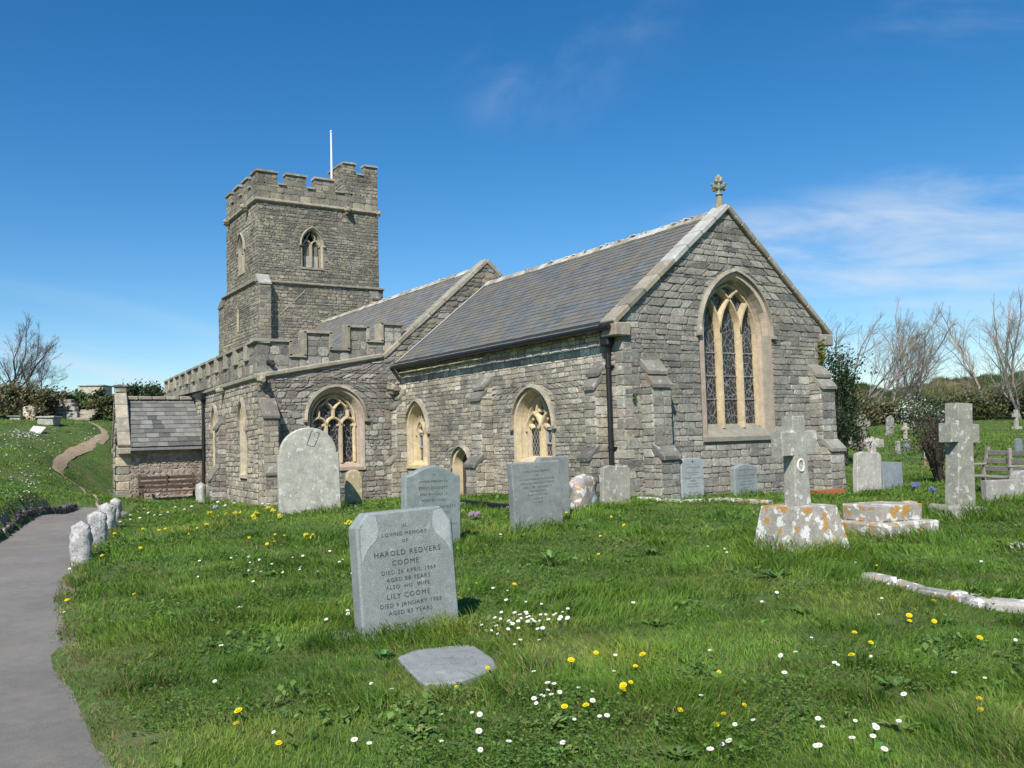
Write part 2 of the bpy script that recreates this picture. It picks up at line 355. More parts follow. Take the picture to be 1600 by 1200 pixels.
# ------------------------------------------------------------------ ground sheet
def axis(c, fine, step, far):
    a = list(np.arange(c-fine, c+fine, step)); s = step; x = a[-1]
    while x < far: s *= 1.18; x += s; a.append(x)
    s = step; x = a[0]
    while x > -far: s *= 1.18; x -= s; a.insert(0, x)
    return np.array(a)
def grid_mesh(name, gx, gy, zf, mat, smooth=True):
    X, Y = np.meshgrid(gx, gy); Z = zf(X, Y); nx, ny = len(gx), len(gy)
    v = np.c_[X.ravel(), Y.ravel(), Z.ravel()]; i = np.arange(nx*ny).reshape(ny, nx)
    q = np.stack([i[:-1, :-1], i[:-1, 1:], i[1:, 1:], i[1:, :-1]], -1).reshape(-1, 4)
    return np_mesh(name, v, q, mat, smooth)
def np_mesh(name, v, q, mat, smooth=False, col=None):
    """uniform polygons from numpy arrays; col per face"""
    me = bpy.data.meshes.new(name); k = q.shape[1]
    me.vertices.add(len(v)); me.vertices.foreach_set('co', np.ascontiguousarray(v, np.float32).ravel())
    me.loops.add(q.size); me.loops.foreach_set('vertex_index', np.ascontiguousarray(q, np.int32).ravel())
    me.polygons.add(len(q)); me.polygons.foreach_set('loop_start', np.arange(0, q.size, k, dtype=np.int32))
    if smooth: me.polygons.foreach_set('use_smooth', np.ones(len(q), bool))
    if col is not None:
        at_ = me.color_attributes.new('Col', 'FLOAT_COLOR', 'CORNER')
        at_.data.foreach_set('color', np.repeat(np.c_[col, np.ones(len(col))], k, axis=0).astype(np.float32).ravel())
    me.update(calc_edges=True); me.materials.append(mat)
    o = bpy.data.objects.new(name, me); C.objects.link(o); return o
def ground_z(X, Y):
    z = gz(X, Y); P = np.c_[X.ravel(), Y.ravel()]
    b = (fbm(X*1.1, Y*1.1, 5)-.5)*.09+(fbm(X*4, Y*4, 9, 2)-.5)*.03
    m = sstep(-.2, .06, -inpath(P)).reshape(X.shape)
    return z+b*m+.025*m-.06*(1-m)
g = grid_mesh('ground', axis(-6, 27, .24, 1500), axis(-1, 24, .24, 1500), ground_z, MT['soil']); g['kind'] = 'structure'
# asphalt path
def strip(name, A, B, mat, n=160, m=14, lift=.0, wob=.1, ext=0):
    def res(P, k):
        d = np.r_[0, np.cumsum(np.hypot(*np.diff(P, axis=0).T))]; t = np.linspace(0, d[-1], k)
        P2 = np.c_[np.interp(t, d, P[:, 0]), np.interp(t, d, P[:, 1])]
        for _ in range(6): P2[1:-1] = (P2[:-2]+2*P2[1:-1]+P2[2:])/4
        return P2
    A, B = res(A, n), res(B, n); t = np.linspace(0, 1, m)[None, :, None]
    P = A[:, None]*(1-t)+B[:, None]*t
    s = np.arange(n); w = (fbm(s*.22, s*0, 3)-.5)*wob*2
    w2 = (fbm(s*.22, s*0+7, 4)-.5)*wob*2
    dirv = (B-A)/np.linalg.norm(B-A, axis=1)[:, None]
    P = P+dirv[:, None]*ext*(2*t-1)+dirv[:, None]*(w[:, None, None]*(1-t)+w2[:, None, None]*t)
    z = gz(P[..., 0], P[..., 1])+lift+.012*np.sin(np.linspace(0, PI, m))[None]
    v = np.c_[P.reshape(-1, 2), z.ravel()]; i = np.arange(n*m).reshape(n, m)
    q = np.stack([i[:-1, :-1], i[:-1, 1:], i[1:, 1:], i[1:, :-1]], -1).reshape(-1, 4)
    return np_mesh(name, v, q, mat, True)
strip('path', PR, PL, MT['asphalt'], wob=.05, ext=.16)['kind'] = 'structure'
# trodden earth path up the bank
DC = [((160, 800), 7), ((152, 780), 8), ((120, 757), 14), ((88, 741), 26), ((92, 725), 26), ((112, 708), 22), ((150, 694), 22), ((166, 682), 20), ((160, 671), 15), ((148, 664), 9), ((138, 660), 8)]
DA = []; DB = []
for (px, py), w in DC:
    p, d = at(px, py); h = w*d/FPX*.42
    DA.append((p.x-RH[0]*h, p.y-RH[1]*h)); DB.append((p.x+RH[0]*h, p.y+RH[1]*h))
DA = np.array(DA); DB = np.array(DB); DMID = (DA+DB)/2; DW = np.hypot(*(DA-DB).T)
strip('dirt_path', DA, DB, MT['dirt'], 90, 7, .04, .12)['kind'] = 'structure'

# ------------------------------------------------------------------ masonry
def frame(O, ang):
    u = Vector((math.cos(ang), math.sin(ang), 0)); n = Vector((math.sin(ang), -math.cos(ang), 0)); O = Vector((O[0], O[1], 0))
    f = lambda a, b, d=0: O+u*a+n*d+Vector((0, 0, b))
    f.u, f.n, f.O = u, n, O
    return f
def pick(pal):
    c, s = random.choice(pal); k = 1+U(-s, s); return tuple(x*k for x in c)
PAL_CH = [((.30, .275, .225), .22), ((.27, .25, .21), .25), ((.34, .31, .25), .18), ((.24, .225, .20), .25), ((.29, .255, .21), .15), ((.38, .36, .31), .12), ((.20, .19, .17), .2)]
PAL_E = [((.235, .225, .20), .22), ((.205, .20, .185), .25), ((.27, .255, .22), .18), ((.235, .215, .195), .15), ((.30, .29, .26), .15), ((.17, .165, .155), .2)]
PAL_R = [((.25, .23, .20), .25), ((.235, .195, .17), .2), ((.31, .29, .25), .2), ((.20, .19, .17), .25), ((.26, .21, .17), .2), ((.37, .35, .31), .12), ((.22, .21, .185), .25)]
PAL_T = [((.235, .215, .17), .22), ((.20, .185, .155), .25), ((.27, .24, .185), .2), ((.17, .16, .14), .2), ((.285, .25, .18), .15)]
PAL_P = [((.36, .28, .22), .2), ((.42, .35, .28), .18), ((.30, .24, .2), .2), ((.38, .35, .3), .15)]
PAL_AS = [((.36, .32, .25), .2), ((.30, .27, .22), .2), ((.40, .36, .29), .15), ((.26, .23, .2), .2)]
def tint(pal, k, sat=1.): return [(tuple((m+(x-m)*sat)*q for x, q in zip(c, k)), v) for c, v in pal for m in (sum(c)/3,)]
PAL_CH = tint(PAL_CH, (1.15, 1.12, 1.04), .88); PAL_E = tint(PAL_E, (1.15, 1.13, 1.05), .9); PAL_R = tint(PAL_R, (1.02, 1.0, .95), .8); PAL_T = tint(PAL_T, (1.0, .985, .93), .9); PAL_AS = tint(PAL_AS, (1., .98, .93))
PAL_D = [((.56, .45, .27), .08), ((.53, .43, .28), .08), ((.5, .41, .28), .1)]
PAL_PINK = [((.42, .33, .26), .08), ((.46, .37, .28), .08)]
PAL_C = [((.30, .27, .21), .18), ((.27, .245, .19), .18), ((.34, .30, .23), .15)]
def stone(mb, f, q, dep, col, gap, jit, rnd=.25):
    """one wall stone: q = (bl, br, tr, tl) in wall coordinates"""
    q = [Vector(p) for p in q]; c = sum(q, Vector((0, 0)))/4
    w = min((q[1]-q[0]).length, (q[2]-q[3]).length); h = min((q[3]-q[0]).length, (q[2]-q[1]).length)
    if (q[1]-q[0]).length+(q[2]-q[3]).length < .05 or max((q[3]-q[0]).length, (q[2]-q[1]).length) < .03: return
    k = []
    for i in range(4):
        p, a, b = q[i], q[i-1], q[(i+1) % 4]
        p = p+(c-p)*min(.45, gap/max(1e-3, (c-p).length))*1.2
        for e in (a, b):
            dv = (e-q[i]); L = dv.length
            k.append(p+(dv/L*min(L*.3, max(h, .04)*rnd) if L > 1e-4 else dv)+Vector((U(-jit, jit), U(-jit, jit))))
    n = 8; tx, ty = U(-.05, .05), U(-.08, .08)
    vs = [f(p.x, p.y, -.012) for p in k]
    s = .95
    for p in k:
        r = c+(p-c)*s-(p-c).normalized()*.007; vs.append(f(r.x, r.y, max(.003, dep+tx*(r.x-c.x)+ty*(r.y-c.y)+U(-.003, .003))))
    vs.append(f(c.x, c.y, dep+U(.0, .005)))
    mb.add(vs, [(i, (i+1) % n, n+(i+1) % n, n+i) for i in range(n)]+[(n+i, n+(i+1) % n, 2*n) for i in range(n)], col)
def archfn(c, half, z0, zs, rise):
    r = (half*half+rise*rise)/(2*half)
    def h(z):
        if z < z0-1e-6 or z > zs+rise+1e-6: return None
        if z <= zs: return (c-half, c+half)
        x = math.sqrt(max(0, r*r-(z-zs)**2)); return (min(c, c-half+r-x), max(c, c+half-r+x))
    h.c = c; return h
def clad(mb, f, z0, z1, Lf, Rf, holes=(), hr=(.1, .18), ws=(.2, .5), pal=PAL_CH, gap=.007, jit=.006, dep=(.008, .028), wav=0, thin=.15, rnd=.22, tone_at=None):
    if not callable(Lf): a_ = Lf; Lf = lambda z: a_
    if not callable(Rf): b_ = Rf; Rf = lambda z: b_
    z = z0
    while z < z1-.02:
        h = U(*hr)*(.5 if random.random() < thin else 1); zb = min(z+h, z1)
        if z1-zb < .05: zb = z1
        segs = [((Lf(z), Lf(zb)), (Rf(z), Rf(zb)))]
        for ho in holes:
            a, b = ho(z+.001), ho(zb-.001)
            if a is None and b is None: continue
            if a is None: a = b
            if b is None: b = (ho.c, ho.c)
            out = []
            for l, r in segs:
                if a[1] <= min(l) or a[0] >= max(r): out.append((l, r)); continue
                if a[0] > l[0]: out.append((l, (a[0], max(b[0], l[1]))))
                if a[1] < r[0]: out.append(((a[1], min(b[1], r[1])), r))
            segs = out
        tone = U(.93, 1.07)
        for l, r in segs:
            wd = ((r[0]-l[0])+(r[1]-l[1]))/2
            if wd < .04: continue
            t = [0]; acc = 0
            while True:
                s = U(*ws)*(.6+.4*(h/hr[1]))
                if acc+s > wd-ws[0]*.5: break
                acc += s; t.append(acc/wd)
            t.append(1)
            for i in range(len(t)-1):
                g = lambda tt, e, zz: (e[0]*(1-tt)+e[1]*tt, zz+(math.sin(e[0]*2.1+tt*3+z*5)*wav if wav else 0))
                q = (g(t[i], (l[0], r[0]), z), g(t[i+1], (l[0], r[0]), z), g(t[i+1], (l[1], r[1]), zb), g(t[i], (l[1], r[1]), zb))
                if wav: q = tuple((a+U(-wav, wav)*.6, b+U(-wav, wav)*.5) for a, b in q)
                um, zm = (q[0][0]+q[2][0])/2, (q[0][1]+q[2][1])/2; P3 = f(um, zm, 0)
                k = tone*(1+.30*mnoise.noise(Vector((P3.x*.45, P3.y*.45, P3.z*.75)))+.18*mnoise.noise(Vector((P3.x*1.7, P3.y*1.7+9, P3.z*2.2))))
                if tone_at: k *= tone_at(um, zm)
                c = pick(pal); stone(mb, f, q, U(*dep), tuple(x*k for x in c), gap, jit, rnd)
        z = zb
def sheet(mb, f, outline, holes=(), d=0, col=(.17, .16, .135)):
    polys = [[Vector((a, b, 0)) for a, b in outline]]+[[Vector((a, b, 0)) for a, b in h] for h in holes]
    tri = tessellate_polygon(polys); flat = [p for q in polys for p in q]
    mb.add([f(p.x, p.y, d) for p in flat], [tuple(t) for t in tri], col)
def arch(c, half, z0, zs, rise, n=10, base=True):
    r = (half*half+rise*rise)/(2*half); a1 = math.asin(min(1, rise/r)) if rise < r else PI/2
    pts = [(c-half, z0)] if base else []
    a1 = math.atan2(rise, r-half)
    for i in range(n+1):
        a = a1*i/n; pts.append((c-half+r-r*math.cos(a), zs+r*math.sin(a)))
    for i in range(n-1, -1, -1):
        a = a1*i/n; pts.append((c+half-r+r*math.cos(a), zs+r*math.sin(a)))
    if base: pts.append((c+half, z0))
    return pts
def loft(mb, f, A, da, B, db, pal, close=False, blocks=3, flat=None):
    n = len(A); col = pick(pal)
    for i in range(n if close else n-1):
        if i % blocks == 0: col = pick(pal)
        j = (i+1) % n
        mb.add([f(*A[i], da), f(*A[j], da), f(*B[j], db), f(*B[i], db)], [(0, 1, 2, 3)], flat or col)
def bar(mb, f, pts, w, d0, d1, pal, ch=.45):
    """moulded stone bar along a 2-D line: back depth d0, front depth d1"""
    P = [Vector(p) for p in pts]; R = []
    for i, p in enumerate(P):
        t = (P[min(i+1, len(P)-1)]-P[max(i-1, 0)]).normalized(); n = Vector((-t.y, t.x))
        dm = d0+(d1-d0)*.35
        R.append([f(*(p-n*w/2), d0), f(*(p-n*w/2), dm), f(*(p-n*w/2*ch), d1), f(*(p+n*w/2*ch), d1), f(*(p+n*w/2), dm), f(*(p+n*w/2), d0)])
    col = pick(pal)
    for i in range(len(P)-1):
        if i % 4 == 0: col = pick(pal)
        mb.add(R[i]+R[i+1], [(k, (k+1) % 6, 6+(k+1) % 6, 6+k) for k in range(6)]+([(0, 1, 2, 3, 4, 5)] if i == 0 else [])+([(6, 7, 8, 9, 10, 11)] if i == len(P)-2 else []), col)
def arcpts(cx, cz, r, a0, a1, n=8): return [(cx+r*math.cos(math.radians(a0+(a1-a0)*i/n)), cz+r*math.sin(math.radians(a0+(a1-a0)*i/n))) for i in range(n+1)]
def cusp_light(c, half, zs, rise, k=.42):
    """trefoil-cusped light head outline as one line from left spring to right spring"""
    pts = []
    L = arch(c, half, 0, zs, rise, 6, False)
    return L
def window(church, name, f, c, ho, hi, hg, z0, zs, ro, ri, rg, D, pal, sill=.25, hood=.07, cell='lattice', label=None, sillp=None):
    """pointed window: outer ring half-width ho, opening hi at the wall face, glass line hg at depth D"""
    mb = MB()
    O_, I_, G_ = arch(c, ho, z0, zs, ro), arch(c, hi, z0, zs, ri), arch(c, hg, z0+sill, zs, rg)
    loft(mb, f, O_, .028, I_, .028, pal); loft(mb, f, O_, -.03, O_, .028, pal)
    I2, M2 = arch(c, hi-(hi-hg)*.35, z0, zs, ri-(ri-rg)*.35), arch(c, hi-(hi-hg)*.45, z0, zs, ri-(ri-rg)*.45)
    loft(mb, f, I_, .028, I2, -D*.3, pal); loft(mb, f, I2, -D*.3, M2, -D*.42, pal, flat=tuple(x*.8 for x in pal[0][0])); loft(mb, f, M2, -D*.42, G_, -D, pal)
    cs = pick(sillp or pal)
    mb.prism([(c-ho-.02, z0-.09), (c+ho+.02, z0-.09), (c+ho+.02, z0), (c-ho-.02, z0)], f, -.1, .05, cs)
    mb.add([f(c-hi, z0, .05), f(c+hi, z0, .05), f(c+hg+.03, z0+sill, -D), f(c-hg-.03, z0+sill, -D)], [(0, 1, 2, 3)], cs)
    fr = mb.build(name, MT['dressed'], church)
    if label: fr['label'] = label
    if hood:
        m2 = MB(); H1, H2 = arch(c, ho+hood, zs-.02, zs, ro+hood*1.1), arch(c, ho+.005, zs-.02, zs, ro+.005)
        hp = PAL_C
        loft(m2, f, H1, .005, H1, .07, hp); loft(m2, f, H1, .07, H2, .1, hp); loft(m2, f, H2, .1, H2, .02, hp)
        for sg in (-1, 1): m2.bbox(f(c+sg*(ho+hood*.6), zs-.05, .05), (.06, .05, .04), .01, pick(hp), rz=math.atan2(f.u.y, f.u.x))
        m2.build('hood_mould', MT['coping'], fr, off=None)
    g = MB(); sheet(g, f, arch(c, hg+.04, z0+sill-.03, zs, rg+.04), d=-D+.005); g.build('glass_or_dark', MT[cell], fr)  # in the belfry a black sheet painted as inner darkness, not a pane
    return fr
# ------------------------------------------------------------------ the church
church = thing('church', 'grey rubble stone parish church with battlemented west tower and slate roofs', 'church')
LX = -9.95
fE = frame((0, 0), PI/2); fS = frame((0, 0), 0)
GM = .82
def gl(z): return -.0 if z < 3.56 else 3-(6.02-z)/GM
def gr(z): return 6. if z < 3.56 else 3+(6.02-z)/GM
# chancel walls
mb = MB(); bk = MB()
E_W = dict(c=3.16, ho=1.08, hi=.97, hg=.80, z0=1.14, zs=3.34, ro=1.34, ri=1.24, rg=1.06)
hE = archfn(3.16, 1.10, 1.05, 3.34, 1.38)
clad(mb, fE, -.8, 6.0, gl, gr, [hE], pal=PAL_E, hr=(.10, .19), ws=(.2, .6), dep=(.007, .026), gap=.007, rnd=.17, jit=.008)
sheet(bk, fE, [(0, -.8), (6, -.8), (6, 3.56), (3, 6.02), (0, 3.56)], [arch(3.16, 1.0, 1.15, 3.34, 1.27)])
SW = [(-3.15, .80, .72, .59, .70, 1.5, .86, .79, .69), (-8.92, .67, .60, .49, .55, 1.5, .84, .77, .65)]
hS = [archfn(c, ho+.01, z0-.09, zs, ro+.02) for c, ho, hi, hg, z0, zs, ro, ri, rg in SW]
hD = archfn(-6.45, .5, -.8, .55, .52)
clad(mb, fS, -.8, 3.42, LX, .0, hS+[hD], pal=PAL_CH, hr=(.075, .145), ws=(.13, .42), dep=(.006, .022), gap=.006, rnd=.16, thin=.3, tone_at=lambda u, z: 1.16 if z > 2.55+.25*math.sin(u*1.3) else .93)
sheet(bk, fS, [(LX, -.8), (0, -.8), (0, 3.56), (LX, 3.56)], [arch(c, hi+.03, z0, zs, ri+.03) for c, ho, hi, hg, z0, zs, ro, ri, rg in SW]+[arch(-6.45, .44, -.6, .55, .46)])
bk.add([(0, 6, -.8), (LX, 6, -.8), (LX, 6, 3.56), (0, 6, 3.56)], [(0, 1, 2, 3)], (.2, .19, .16))
# quoins at the south-east corner
z = -.6; k = 0
while z < 3.35:
    h = U(.15, .25); a, b = (.42, .24) if k % 2 else (.24, .42)
    mb.bbox((-a/2+.022, b/2-.022, z+h/2), (a/2, b/2, h/2-.006), .015, pick(PAL_CH if k % 2 else PAL_E), jit=.005); z += h; k += 1
cw = bk.build('chancel_wall', MT['mortar'], church)
mb.build('chancel_masonry', MT['rubble'], cw)
bk = MB()
# ---- buttresses
def buttress(f, ang, u0, u1, stages, top, pal, wpal=[(tuple(x*.72 for x in c), v) for c, v in PAL_E]):
    prof = []
    for z0, z1, p in stages: prof += [(p, z0), (p, z1)]
    poly = [(0, stages[0][0])]+prof+[(0, top)]
    def pz(z):
        for (p0, a), (p1, b) in zip(prof+[(0, top)], (prof+[(0, top)])[1:]):
            if a-1e-9 <= z <= b+1e-9: return p0+(p1-p0)*((z-a)/(b-a) if b > a else 0)
        return 0
    m = MB(); m.prism(poly, lambda p, z, d: f(d, z, p), u0+.012, u1-.012, (.23, .22, .19))
    s = MB()
    for i, (z0, z1, p) in enumerate(stages):
        ff = lambda a, b, d=0, p=p: f(a, b, p+d)
        clad(s, ff, z0, z1-.0, u0, u1, pal=pal, hr=(.12, .2), ws=(.18, .45), thin=.1, dep=(.005, .02), gap=.006, rnd=.14)
    for e, sg in ((u0, -1), (u1, 1)):
        fl_ = lambda a, b, d=0, e=e, sg=sg: f(e+sg*(d-.0), b, a)
        clad(s, fl_, stages[0][0], top-.08, 0, pz, pal=pal, hr=(.12, .2), ws=(.2, .45), thin=.1, dep=(.005, .02), gap=.006, rnd=.14)
    nx = [(st[0], st[2]) for st in stages[1:]]+[(top, 0)]
    b = m.build('buttress', MT['mortar'], church); s.build('buttress_masonry', MT['rubble'], b)
    for (z0, z1, p), (zn, pn) in zip(stages, nx):
        w = MB(); w.prism([(pn-.05, zn-.09), (p+.055, z1-.055), (p+.06, z1+.015), (pn-.05, zn+.05)], lambda a, b, d: f(d, b, a), u0-.022, u1+.022, pick(wpal), bev=.008)
        w.build('weathering', MT['coping'], b)
ST = [(-.8, .80, .50), (1.02, 2.2, .33), (2.42, 2.47, .2)]
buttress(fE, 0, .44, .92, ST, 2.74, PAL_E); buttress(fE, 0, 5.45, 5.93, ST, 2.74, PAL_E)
ST2 = [(-.8, .62, .50), (.86, 2.2, .33), (2.42, 2.47, .2)]
for u, u_ in ((-.84, -.48), (-5.4, -4.9), (-9.93, -9.62)): buttress(fS, 0, u, u_, ST2 if u < -5 else ST, 2.74, PAL_CH)
# ---- windows of the chancel
D = .30
ew = window(church, 'east_window', fE, 3.16, 1.08, .98, .85, 1.14, 3.34, 1.34, 1.24, 1.09, D, PAL_PINK+PAL_PINK+[((.3, .28, .22), .1)], sill=.28, cell='stained', sillp=[((.25, .235, .19), .05)])
tr = MB(); c = 3.16; hg = .85; r0 = (hg*hg+1.09**2)/(2*hg)
BP = [((.55, .43, .26), .1), ((.5, .40, .25), .1)]
for x in (-.31, .31): bar(tr, fE, [(c+x, 1.33), (c+x, 2.4), (c+x, 3.36)], .09, -D-.02, -D+.17, BP)
bar(tr, fE, [(c-.835, 1.36), (c-.835, 3.34)], .06, -D-.02, -D+.12, BP); bar(tr, fE, [(c+.835, 1.36), (c+.835, 3.34)], .06, -D-.02, -D+.12, BP)
def clipin(pts, c, half, zs, rise):
    r = (half*half+rise*rise)/(2*half); out = []
    for x, z in pts:
        if z > zs and (math.hypot(x-(c-half+r), z-zs) > r+.02 or math.hypot(x-(c+half-r), z-zs) > r+.02): break
        out.append((x, z))
    return out
for x in (-.31, .31):
    for sg in (-1, 1):
        pts = [(c+x+sg*(r0-r0*math.cos(a)), 3.34+r0*math.sin(a)) for a in np.linspace(0, 1.3, 22)]
        pts = clipin(pts, c, hg, 3.34, 1.09)
        if len(pts) > 1: bar(tr, fE, pts, .088, -D-.02, -D+.16, BP)
for sg in (-1, 1): bar(tr, fE, [(c+sg*(hg-r0)+-sg*(-r0)*math.cos(a) if False else c-sg*hg+sg*(r0-r0*math.cos(a)), 3.34+r0*math.sin(a)) for a in np.linspace(0, math.atan2(1.09, r0-hg), 12)], .08, -D-.02, -D+.12, BP)
tr.build('tracery', MT['dressed'], ew)
sb = MB()
for z in (1.95, 2.45, 2.95):
    sb.tube([fE(c-.8, z, -D+.03), fE(c+.8, z, -D+.03)], .008, 4, (.3, .3, .3))
sb.build('saddle_bar', MT['lead'], ew)
def ogee(c, w, zs, h):
    """cinquefoil-ish cusped head"""
    return [(c-w, zs), (c-w*.98, zs+h*.25), (c-w*.8, zs+h*.5), (c-w*.35, zs+h*.8), (c, zs+h)]
def twolight(fr, f, c, hg, z0, zs, rise, D, case=None, lights=(-1, 1)):
    t = MB(); P_ = PAL_D
    bar(t, f, [(c, z0), (c, zs-.12)], .13, -D-.01, -D+.15, P_)
    r = (hg*hg+rise*rise)/(2*hg)
    for sg in (-1, 1):
        w = hg/2
        # sub-arch outline
        A = arch(c+sg*w, w, 0, zs-.12, .42, 8, False)
        bar(t, f, A, .10, -D-.01, -D+.14, P_)
        # cusps: two projecting points each side
        for s2 in (-1, 1):
            bar(t, f, [(c+sg*w+s2*w*.95, zs+.02), (c+sg*w+s2*w*.55, zs-.0), (c+sg*w+s2*w*.38, zs-.06)], .09, -D-.01, -D+.09, P_, .7)
            bar(t, f, [(c+sg*w+s2*w*.55, zs+.24), (c+sg*w+s2*w*.2, zs+.13)], .08, -D-.01, -D+.08, P_, .7)
        # ogee net rising to the apex
        bar(t, f, [(c+sg*.02, zs+.02), (c+sg*hg*.33, zs+.24), (c+sg*hg*.30, zs+.36), (c+sg*.05, zs+rise*.93)], .09, -D-.01, -D+.13, P_)
        bar(t, f, [(c+sg*hg*.30, zs+.36), (c+sg*hg*.08, zs+.34)], .08, -D-.01, -D+.09, P_, .7)
    bar(t, f, arch(c, hg-.02, z0, zs, rise-.02), .09, -D-.01, -D+.1, P_)
    t.build('tracery', MT['dressed'], fr)
    if case:
        m = MB(); x0, x1, za, zb = case
        for q in ([(x0, za), (x1, za)], [(x0, zb), (x1, zb)], [(x0, za), (x0, zb)], [(x1, za), (x1, zb)]): bar(m, f, q, .035, -D, -D+.05, [((.4, .41, .42), .02)], .9)
        cs = m.build('casement', MT['lead'], fr)
w1 = window(church, 'chancel_window', fS, *SW[0], .31, PAL_D+[((.5, .41, .3), .1)], sill=.12)
twolight(w1, fS, -3.15, .59, .72, 1.5, .69, .31, case=(-3.04, -2.62, 1.1, 1.42))
w2 = window(church, 'chancel_window', fS, *SW[1], .31, PAL_D+[((.5, .41, .3), .1)], sill=.12)
twolight(w2, fS, -8.92, .49, .6, 1.5, .65, .31, case=(-9.36, -9.0, 1.05, 1.4))
# priest's door
mb = MB(); A, B_, G_ = arch(-6.45, .47, -.6, .55, .5), arch(-6.45, .38, -.6, .55, .42), arch(-6.45, .33, -.6, .55, .37)
loft(mb, fS, A, .03, B_, .03, PAL_D); loft(mb, fS, A, -.02, A, .03, PAL_D); loft(mb, fS, B_, .03, G_, -.22, PAL_D)
dr = mb.build('priest_door', MT['dressed'], church)
mb = MB(); sheet(mb, fS, arch(-6.45, .36, -.6, .55, .4), d=-.2, col=(.06, .045, .035)); mb.build('door_leaf', MT['wood'], dr)
mb = MB(); H1, H2 = arch(-6.45, .53, .5, .55, .57), arch(-6.45, .475, .5, .55, .505)
loft(mb, fS, H1, .0, H1, .07, PAL_C); loft(mb, fS, H1, .07, H2, .1, PAL_C); loft(mb, fS, H2, .1, H2, .02, PAL_C); mb.build('hood_mould', MT['coping'], dr)
# ---- copings, finial
def rake(mb, a, b, half, th, pal, seg=.6, white=0):
    """sloping coping between two 3-D points; half = half width across"""
    a, b = Vector(a), Vector(b); d = b-a; L = d.length; d.normalize(); x = Vector((1, 0, 0)); n = x.cross(d)
    if n.z < 0: n = -n
    k = max(1, round(L/seg)); 
    for i in range(k):
        t0, t1 = L*i/k, L*(i+1)/k; col = pick(pal)
        if white and (i+.5)/k > .55 and random.random() < white: col = (.40, .39, .355)
        mb.bbox(a+d*(t0+t1)/2+n*U(-.006, .006), ((t1-t0)/2-.004, half, th), .02, col, ax=(d, x, n), jit=.004)
mb = MB()
for y0, s in ((-.26, 1), (6.26, -1)):
    rake(mb, (-.12, y0, 6.09-GM*3.26), (-.12, 3, 6.09), .22, .06, [(tuple(x*.85 for x in c), v) for c, v in PAL_C], .55, .9 if s > 0 else 0)
    mb.bbox((-.12, y0+s*.20, 6.0-GM*3.1-.16), (.24, .19, .13), .02, pick(PAL_CH))
mb.build('gable_coping', MT['coping'], church)
mb = MB(); fx, fy = -.16, 3.0; fc = (.27, .26, .17)
mb.tube([(fx, fy, 6.05), (fx, fy, 6.2), (fx, fy, 6.36)], [.11, .085, .055], 8, fc)
mb.tube([(fx, fy, 6.36), (fx, fy, 6.385), (fx, fy, 6.41)], [.06, .09, .06], 10, fc)
mb.tube([(fx, fy, 6.41), (fx, fy, 6.75)], [.045, .04], 8, fc)
for z0, sp in ((6.55, .215), (6.70, .10)):
    for k in range(4):
        a = k*PI/2; dx, dy = math.cos(a), math.sin(a)
        mb.tube([(fx+dx*.02, fy+dy*.02, z0-.03), (fx+dx*sp*.75, fy+dy*sp*.75, z0-.01), (fx+dx*sp, fy+dy*sp, z0+.05)], [.04, .045, .022], 6, fc)
        mb.tube([(fx+dx*sp*.7, fy+dy*sp*.7, z0-.06), (fx+dx*sp*.72, fy+dy*sp*.72, z0+.07)], [.02, .03], 5, fc)
mb.tube([(fx, fy, 6.72), (fx, fy, 6.77), (fx, fy, 6.83)], [.055, .06, .02], 8, fc)
mb.build('cross_finial', MT['coping'], church)
# ---- slate roofs
def slates(mb, P0, along, up, n, length, slope, course, w, pal, x0f=None, x1f=None, th=.006):
    along, up, n, P0 = Vector(along), Vector(up), Vector(n), Vector(P0); k = int(slope/course)+1
    for r in range(k):
        t0 = r*course; t1 = min(slope+.02, t0+course*1.25); x = -U(0, w)
        if t1 <= t0: continue
        while x < length:
            ww = w*U(.75, 1.25); a, b = max(0, x)+.003, min(length, x+ww)-.003; x += ww
            if b-a < .03: continue
            col = pick(pal); e = U(0, .006)
            bl, br = P0+along*a+up*(t0+U(-.006, .006))+n*(th+.006+e), P0+along*b+up*(t0+U(-.006, .006))+n*(th+.006+e)
            tl, tr_ = P0+along*a+up*t1+n*.002, P0+along*b+up*t1+n*.002
            mb.add([bl, br, tr_, tl, bl-n*th, br-n*th], [(0, 1, 2, 3), (4, 5, 1, 0)], col)
PS = [((.098, .106, .106), .12), ((.09, .098, .098), .12), ((.105, .112, .11), .1), ((.10, .102, .096), .12), ((.115, .108, .09), .12)]
PN = [((.14, .143, .138), .12), ((.125, .13, .127), .12), ((.155, .152, .142), .1), ((.11, .114, .113), .12)]
PS = [(tuple(x*1.35 for x in c), v*.7) for c, v in PS]; PN = [(tuple(x*1.25 for x in c), v*.7) for c, v in PN]
def roofpart(name, ye, ze, yr, zr, x0, x1, pal, ridge=True, course=.17, w=.26, white=.6):
    d = Vector((0, yr-ye, zr-ze)); L = d.length; d.normalize(); n = Vector((0, -d.z, d.y)) if yr > ye else Vector((0, d.z, -d.y))
    m = MB(); m.add([Vector((x0, ye, ze))-n*.02, Vector((x1, ye, ze))-n*.02, Vector((x1, yr, zr))-n*.02, Vector((x0, yr, zr))-n*.02], [(0, 1, 2, 3)], (.06, .06, .06))
    slates(m, (x0, ye, ze), (-1, 0, 0), d, n, x0-x1, L, course, w, pal)
    return m.build(name, MT['slate'], church)
sl_c = (6.02-3.40)/3.25
rf = roofpart('chancel_roof', -.25, 3.40, 3.0, 6.02, -.42, LX, PS)
roofpart('chancel_roof', 6.25, 3.40, 3.0, 6.02, -.42, LX, PS)
